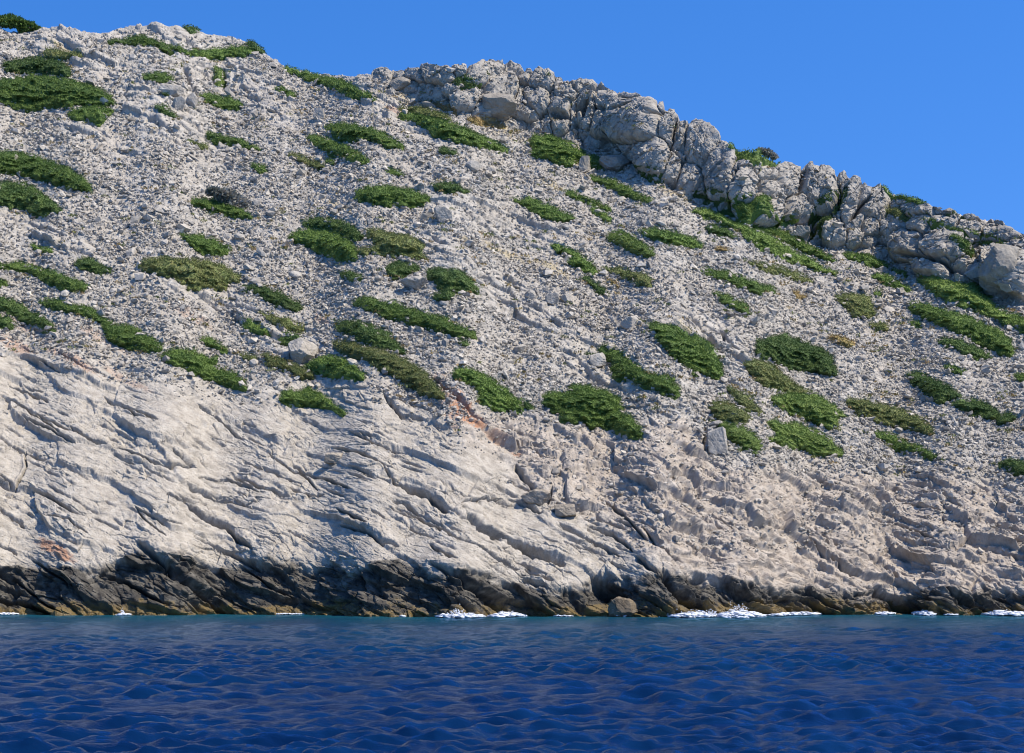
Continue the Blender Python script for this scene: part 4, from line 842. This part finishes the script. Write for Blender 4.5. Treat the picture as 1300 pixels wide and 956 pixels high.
import bmesh
def boulder(k, x, y, rx, ry, label, depth=.8, seed=0, square=0., dark=False, name='limestone_boulder'):
    (px, py), = conv(k, [x, y]) if k else ((x, y),)
    rx /= 2.9545 if k else 1; ry /= 2.9545 if k else 1
    b0 = surf(px, py + ry * .75, PS); m_ = b0[1] / F
    bm = bmesh.new(); bmesh.ops.create_icosphere(bm, subdivisions=5, radius=1)
    co = np.array([v_.co[:] for v_ in bm.verts])
    rsb = np.random.RandomState(seed + 50)
    # cut by random planes -> faceted block, then weather it
    u = co.copy(); r = np.full(len(u), 1.25)
    for i in range(16):
        nrm = rsb.normal(0, 1, 3)
        if square and i < 6: nrm = np.eye(3)[i // 2] * (1 if i % 2 else -1) + rsb.normal(0, .12, 3)
        nrm /= np.linalg.norm(nrm); d = rsb.uniform(.74, 1.0) if i >= 6 or not square else .8
        dt = u @ nrm; r = np.where(dt > .05, np.minimum(r, d / np.maximum(dt, .05)), r)
    r = smooth_r = r
    def n3(p, s, sd): return (fbm(p[:, 0] * s + p[:, 2] * s * .7, p[:, 1] * s - p[:, 2] * s * .6, 4, sd) + fbm(p[:, 2] * s, p[:, 0] * s - p[:, 1] * .5 * s, 4, sd + 7)) * .5
    r = r * (1 + .10 * n3(u, 1.4, seed) + .10 * n3(u, 4.0, seed + 3) )
    f1, f2, *_ = cells(u[:, 0] * 1.3 + u[:, 2], u[:, 1] * 1.3 - u[:, 2] * .8, seed + 9)
    r -= .035 * np.exp(-((f2 - f1) / .07) ** 2)
    w = u * r[:, None] * np.array([rx * m_, depth * rx * m_, ry * m_]) * 1.03
    for v_, q in zip(bm.verts, w): v_.co = q
    me = bpy.data.meshes.new(name); bm.to_mesh(me); bm.free(); me.materials.append(M_shore if 'water line' in label else M_brown if 'brown' in label else M_crag if 'crag' in label else M_stone)
    o = link(bpy.data.objects.new(name, me)); o.location = b0 + np.array([0, -.1 * ry * m_, ry * m_ * (.62 if k not in 'GH' else .45)])
    thing(o, label, 'boulder', 'single boulders lying on the slope')
    return o
BO = [('D', 1132,484, 56,46, 'round pale boulder with a shrub growing over its left side, left middle of the slope', 0, 0),
('D', 1110,207, 26,18, 'small wedge shaped grey boulder alone on the scree below the twin shrub patch', 0, 1),
('D', 900,60, 20,14, 'small boulder on the scree right of the lone green shrub at left', 0, 1) ,
('B', 502,630, 28,20, 'rounded boulder just below the small oval shrub in the upper middle', 0, 2),
('B', 570,645, 22,18, 'smaller boulder right beside the rounded one in the upper middle', 0, 3),
('B', 922,612, 24,34, 'pale upright pillar stone standing in the wide shrub at the foot of the crag', 1, 4),
('B', 390,800, 34,30, 'blunt boulder right below the wide oval shrub in the upper middle', 0, 5),
('B', 1035,610, 60,34, 'long pale slab leaning against the foot of the crag near the pillar stone', 0, 6),
('B', 575,400, 62,46, 'smooth pale rounded rock face at the foot of the crag wall', 0, 7),
('B', 230,315, 38,26, 'whitish rounded boulder at the left end of the crag', 0, 8),
('C', 772,572, 20,15, 'small rounded boulder on the shrub below the right half of the crag', 0, 9),
('C', 1035,698, 20,14, 'small whitish boulder inside the broad bright shrub near the right edge', 0, 10),
('C', 1230,600, 92,92, 'huge round boulder at the right end of the crag, dark stained below', 0, 11),
('C', 470,418, 34,26, 'squarish boulder at the foot of the crag left of the dark cleft bush', 1, 12),
('C', 1120,590, 40,38, 'medium rounded boulder tucked left of the huge round one', 0, 13),
('F', 148,530, 46,58, 'big square grey block left of the brightest green shrub', 1, 14),
('E', 1100,378, 34,28, 'rounded grey boulder on the scree left of the large smooth shrub', 0, 15),
('E', 720,282, 24,20, 'leftmost of three boulders in a row on the scree of the centre', 0, 16),
('E', 800,288, 30,26, 'middle and largest of three boulders in a row on the scree of the centre', 1, 17),
('E', 855,292, 22,18, 'rightmost of three boulders in a row on the scree of the centre', 0, 18),
('E', 290,245, 48,26, 'pale rounded rock left of the dark shrub with a downward lobe', 0, 19),
('E', 970,520, 34,28, 'grey block left of the crooked shrub in the right centre', 1, 20),
('G', 1255,32, 38,26, 'brownish square block wedged in the slabs of the lower left', 1, 21),
('H', 850,215, 46,30, 'brown grey block wedged between slabs near the middle of the lower cliff', 1, 22),
('H', 1080,588, 50,40, 'pale brown boulder lying at the water line in the dark shore band', 0, 23),
('H', 745,165, 50,36, 'rounded block above the brown grey one in the lower cliff gap', 0, 24),
('A', 1200,435, 24,26, 'dark grey block on the rocks left of the large pointed shrub', 1, 25),
('A', 672,385, 26,30, 'upright dark rock horn of the knobbly outcrop at upper left', 0, 26),
('A', 725,375, 20,36, 'tall narrow rock horn at the right end of the knobbly outcrop', 0, 27),
('A', 640,335, 40,26, 'broad rounded rock at the top of the knobbly outcrop', 0, 28),
('C', 1020,700, 1,1, '', 0, 0)]
for i, (k, x, y, rx, ry, lb, sq, sd) in enumerate(BO):
    if lb: boulder(k, x, y, rx, ry, lb, .8, sd * 13 + 3, sq)

# ------------------------------------------------------------------ foam where the swell breaks
def shore_pt(px): return np.interp(px, colpx, ys)
FO = [(-12, 22, .5), (150, 164, .5), (350, 385, .25), (556, 612, 1.0), (622, 664, 1.1), (705, 725, .3), (778, 796, .4), (852, 912, 1.2), (912, 966, 1.6), (975, 1040, .8), (1112, 1134, .7), (1160, 1186, 1.1), (1252, 1310, 1.3), (1200, 1215, .35), (508, 514, .3)]
rf = np.random.RandomState(9); FV = []; FF = []; off = 0
cr_y = P[:, :, 1]; cr_z = P[:, :, 2]
# actual water's edge of the displaced shore in every column: the nearest point that sits at sea level
lvl = np.array([P[np.argmax(P[:, c_, 2] > .05), c_, 1] for c_ in range(NC)])
lvl = np.minimum(lvl, smooth(lvl, 4, 0))
for a_, b_, s_ in FO:
    nn_ = int((b_ - a_) * 13 * s_ ** .5)
    q = rf.rand(nn_); fx = a_ + (b_ - a_) * q
    env = np.sin(np.clip(q, 0, 1) * math.pi) ** .5
    yy = np.interp(fx, colpx, lvl) - np.abs(rf.normal(0, 1.1 * s_, nn_)) * env + .15
    zz = .05 + np.abs(rf.normal(0, .07, nn_)) * s_ * env
    sz_ = (.035 + .07 * rf.rand(nn_)) * (.5 + .5 * s_)
    x_ = (fx - PXC) / F * yy
    Vb = ICO[None] * (1 + .3 * rf.normal(0, 1, (nn_, 12, 1))) * np.stack([sz_ * 2.4, sz_ * 2.0, sz_ * .55], -1)[:, None] + np.stack([x_, yy, zz], -1)[:, None]
    FV.append(Vb.reshape(-1, 3)); FF.append((ICF[None] + (np.arange(nn_) * 12)[:, None, None]).reshape(-1, 3) + off); off += nn_ * 12
for cx, h_, w_, nn_ in [(932, .6, .45, 300), (577, .45, .4, 200), (155, .35, .1, 50), (640, .25, .6, 120), (1172, .25, .4, 90), (1272, .25, .6, 100), (880, .35, 1.2, 300)]:
    u_ = rf.rand(nn_) ** 1.8; y0 = np.interp(cx, colpx, lvl)
    x_ = (cx - PXC) / F * y0 + rf.normal(0, w_, nn_) * (1 - .45 * u_) + u_ * .2; zz = u_ * h_ * (1 + .3 * rf.normal(0, 1, nn_)); yy = y0 - .25 - np.abs(rf.normal(0, .25, nn_))
    sz_ = .018 + .06 * rf.rand(nn_) * (1 - .6 * u_)
    Vb = ICO[None] * sz_[:, None, None] * (1 + .25 * rf.normal(0, 1, (nn_, 12, 1))) + np.stack([x_, yy, np.maximum(zz, .03)], -1)[:, None]
    FV.append(Vb.reshape(-1, 3)); FF.append((ICF[None] + (np.arange(nn_) * 12)[:, None, None]).reshape(-1, 3) + off); off += nn_ * 12
o = link(bpy.data.objects.new('sea_foam', tri_mesh('sea_foam', np.concatenate(FV), np.concatenate(FF), M_foam, True))); o['kind'] = 'stuff'; o['label'] = 'white foam and spray where the swell breaks on the shore'

# ------------------------------------------------------------------ thin ground cover between the stones
rt = np.random.RandomState(31); nt_ = 14000
px = rt.uniform(-60, 1360, nt_); py = rt.uniform(30, 640, nt_)
ok = py > T(SKY, px) + 6
ri = np.clip(row_of(px, py), 0, NRT - 1).astype(int); ci = np.clip(np.interp(px, colpx, np.arange(NC)), 0, NC - 1).astype(int)
dn = (Wrub[ri, ci] + .35 * Wcr[ri, ci]) * np.clip(-.02 + 1.5 * fbm((px + .6 * py) / 50, (py - .45 * px) / 14, 3, 177), 0, 1) + .5 * straw[ri, ci]
ok &= rt.rand(nt_) < dn
px = px[ok]; py = py[ok]; k_ = 16
c = surf(px, py); c = np.repeat(c, k_, 0); m_t = len(c)
c = c + rt.normal(0, 1, (m_t, 3)) * np.array([.16, .16, .05]) * np.repeat(.5 + 1.1 * rt.rand(len(px)), k_)[:, None] + np.array([0, -.08, .13])
V, Fq = leaves(c, np.tile([.1, -.35, .9], (m_t, 1)), .14, spread=.55, rs=rt)
print('tufts', len(px))
h_ = len(V) // 2 // 4 * 4
for nm, V_, tone, lb in (('dry_ground_cover', V[:h_], 'Y', 'thin dry yellowish plants between the stones'), ('green_ground_cover', V[h_:], 'O', 'thin olive plants between the stones')):
    o = link(bpy.data.objects.new(nm, tri_mesh(nm, V_, np.arange(len(V_)).reshape(-1, 4), LEAF[tone]))); o['kind'] = 'stuff'; o['label'] = lb
# ------------------------------------------------------------------ camera, sun, sky
cam_d = bpy.data.cameras.new('camera'); cam = link(bpy.data.objects.new('camera', cam_d))
cam.location = (0, 0, HC); cam.rotation_euler = (math.radians(90), 0, 0)
cam_d.sensor_width = 36; cam_d.lens = 36 * F / 1300; cam_d.shift_y = (PYH - 478) / 1300
cam_d.clip_start = .5; cam_d.clip_end = 20000
sc = bpy.context.scene; sc.camera = cam
az = math.radians(SUN_AZ); el = math.radians(SUN_EL)       # azimuth measured from +Y towards +X
sd_ = bpy.data.lights.new('sun', 'SUN'); sd_.energy = SUN_E; sd_.angle = math.radians(.53); sd_.color = (1, .93, .83)
so = link(bpy.data.objects.new('sun', sd_))
import mathutils
dirv = mathutils.Vector((math.sin(az) * math.cos(el), math.cos(az) * math.cos(el), math.sin(el)))
so.rotation_euler = dirv.to_track_quat('Z', 'Y').to_euler(); so.location = dirv * 300
w = bpy.data.worlds.new('World'); sc.world = w; w.use_nodes = True; nt = w.node_tree; nt.nodes.clear(); g = N(nt)
tc = g.n('TexCoord'); sx = g.n('SeparateXYZ'); g.l(tc.outputs['Generated'], sx.inputs[0])
cb_ = g.n('CombineXYZ'); g.l(sx.outputs[0], cb_.inputs[0]); g.l(sx.outputs[1], cb_.inputs[1])
# clear dry air: the deep blue reaches almost down to the horizon
g.l(g.math('ADD', g.math('MULTIPLY', g.math('MAXIMUM', sx.outputs[2], 0.0), 1.15), SKY_LIFT), cb_.inputs[2])
nrm_ = g.n('VectorMath', operation='NORMALIZE'); g.l(cb_.outputs[0], nrm_.inputs[0])
sk = g.n('TexSky', sky_type='NISHITA'); sk.sun_disc = False; sk.sun_elevation = el; sk.sun_rotation = az
sk.air_density = 1.0; sk.dust_density = .3; sk.ozone_density = 1.6; sk.altitude = 0
g.l(nrm_.outputs[0], sk.inputs[0])
hs = g.n('HueSaturation'); hs.inputs['Saturation'].default_value = SKY_SAT; hs.inputs['Hue'].default_value = SKY_HUE; g.l(sk.outputs[0], hs.inputs['Color'])
bg = g.n('Background'); bg.inputs['Strength'].default_value = SKY_S; g.l(hs.outputs[0], bg.inputs[0])
wo = g.n('OutputWorld'); g.l(bg.outputs[0], wo.inputs[0])
sc.view_settings.view_transform = 'Standard'; sc.view_settings.look = 'None'; sc.view_settings.gamma = 1; sc.view_settings.exposure = EXPO
sc.view_settings.use_curve_mapping = False
sc.render.engine = 'CYCLES'; sc.cycles.filter_width = 1.1; sc.cycles.max_bounces = 5; sc.cycles.diffuse_bounces = 2; sc.cycles.glossy_bounces = 2; sc.cycles.transmission_bounces = 2
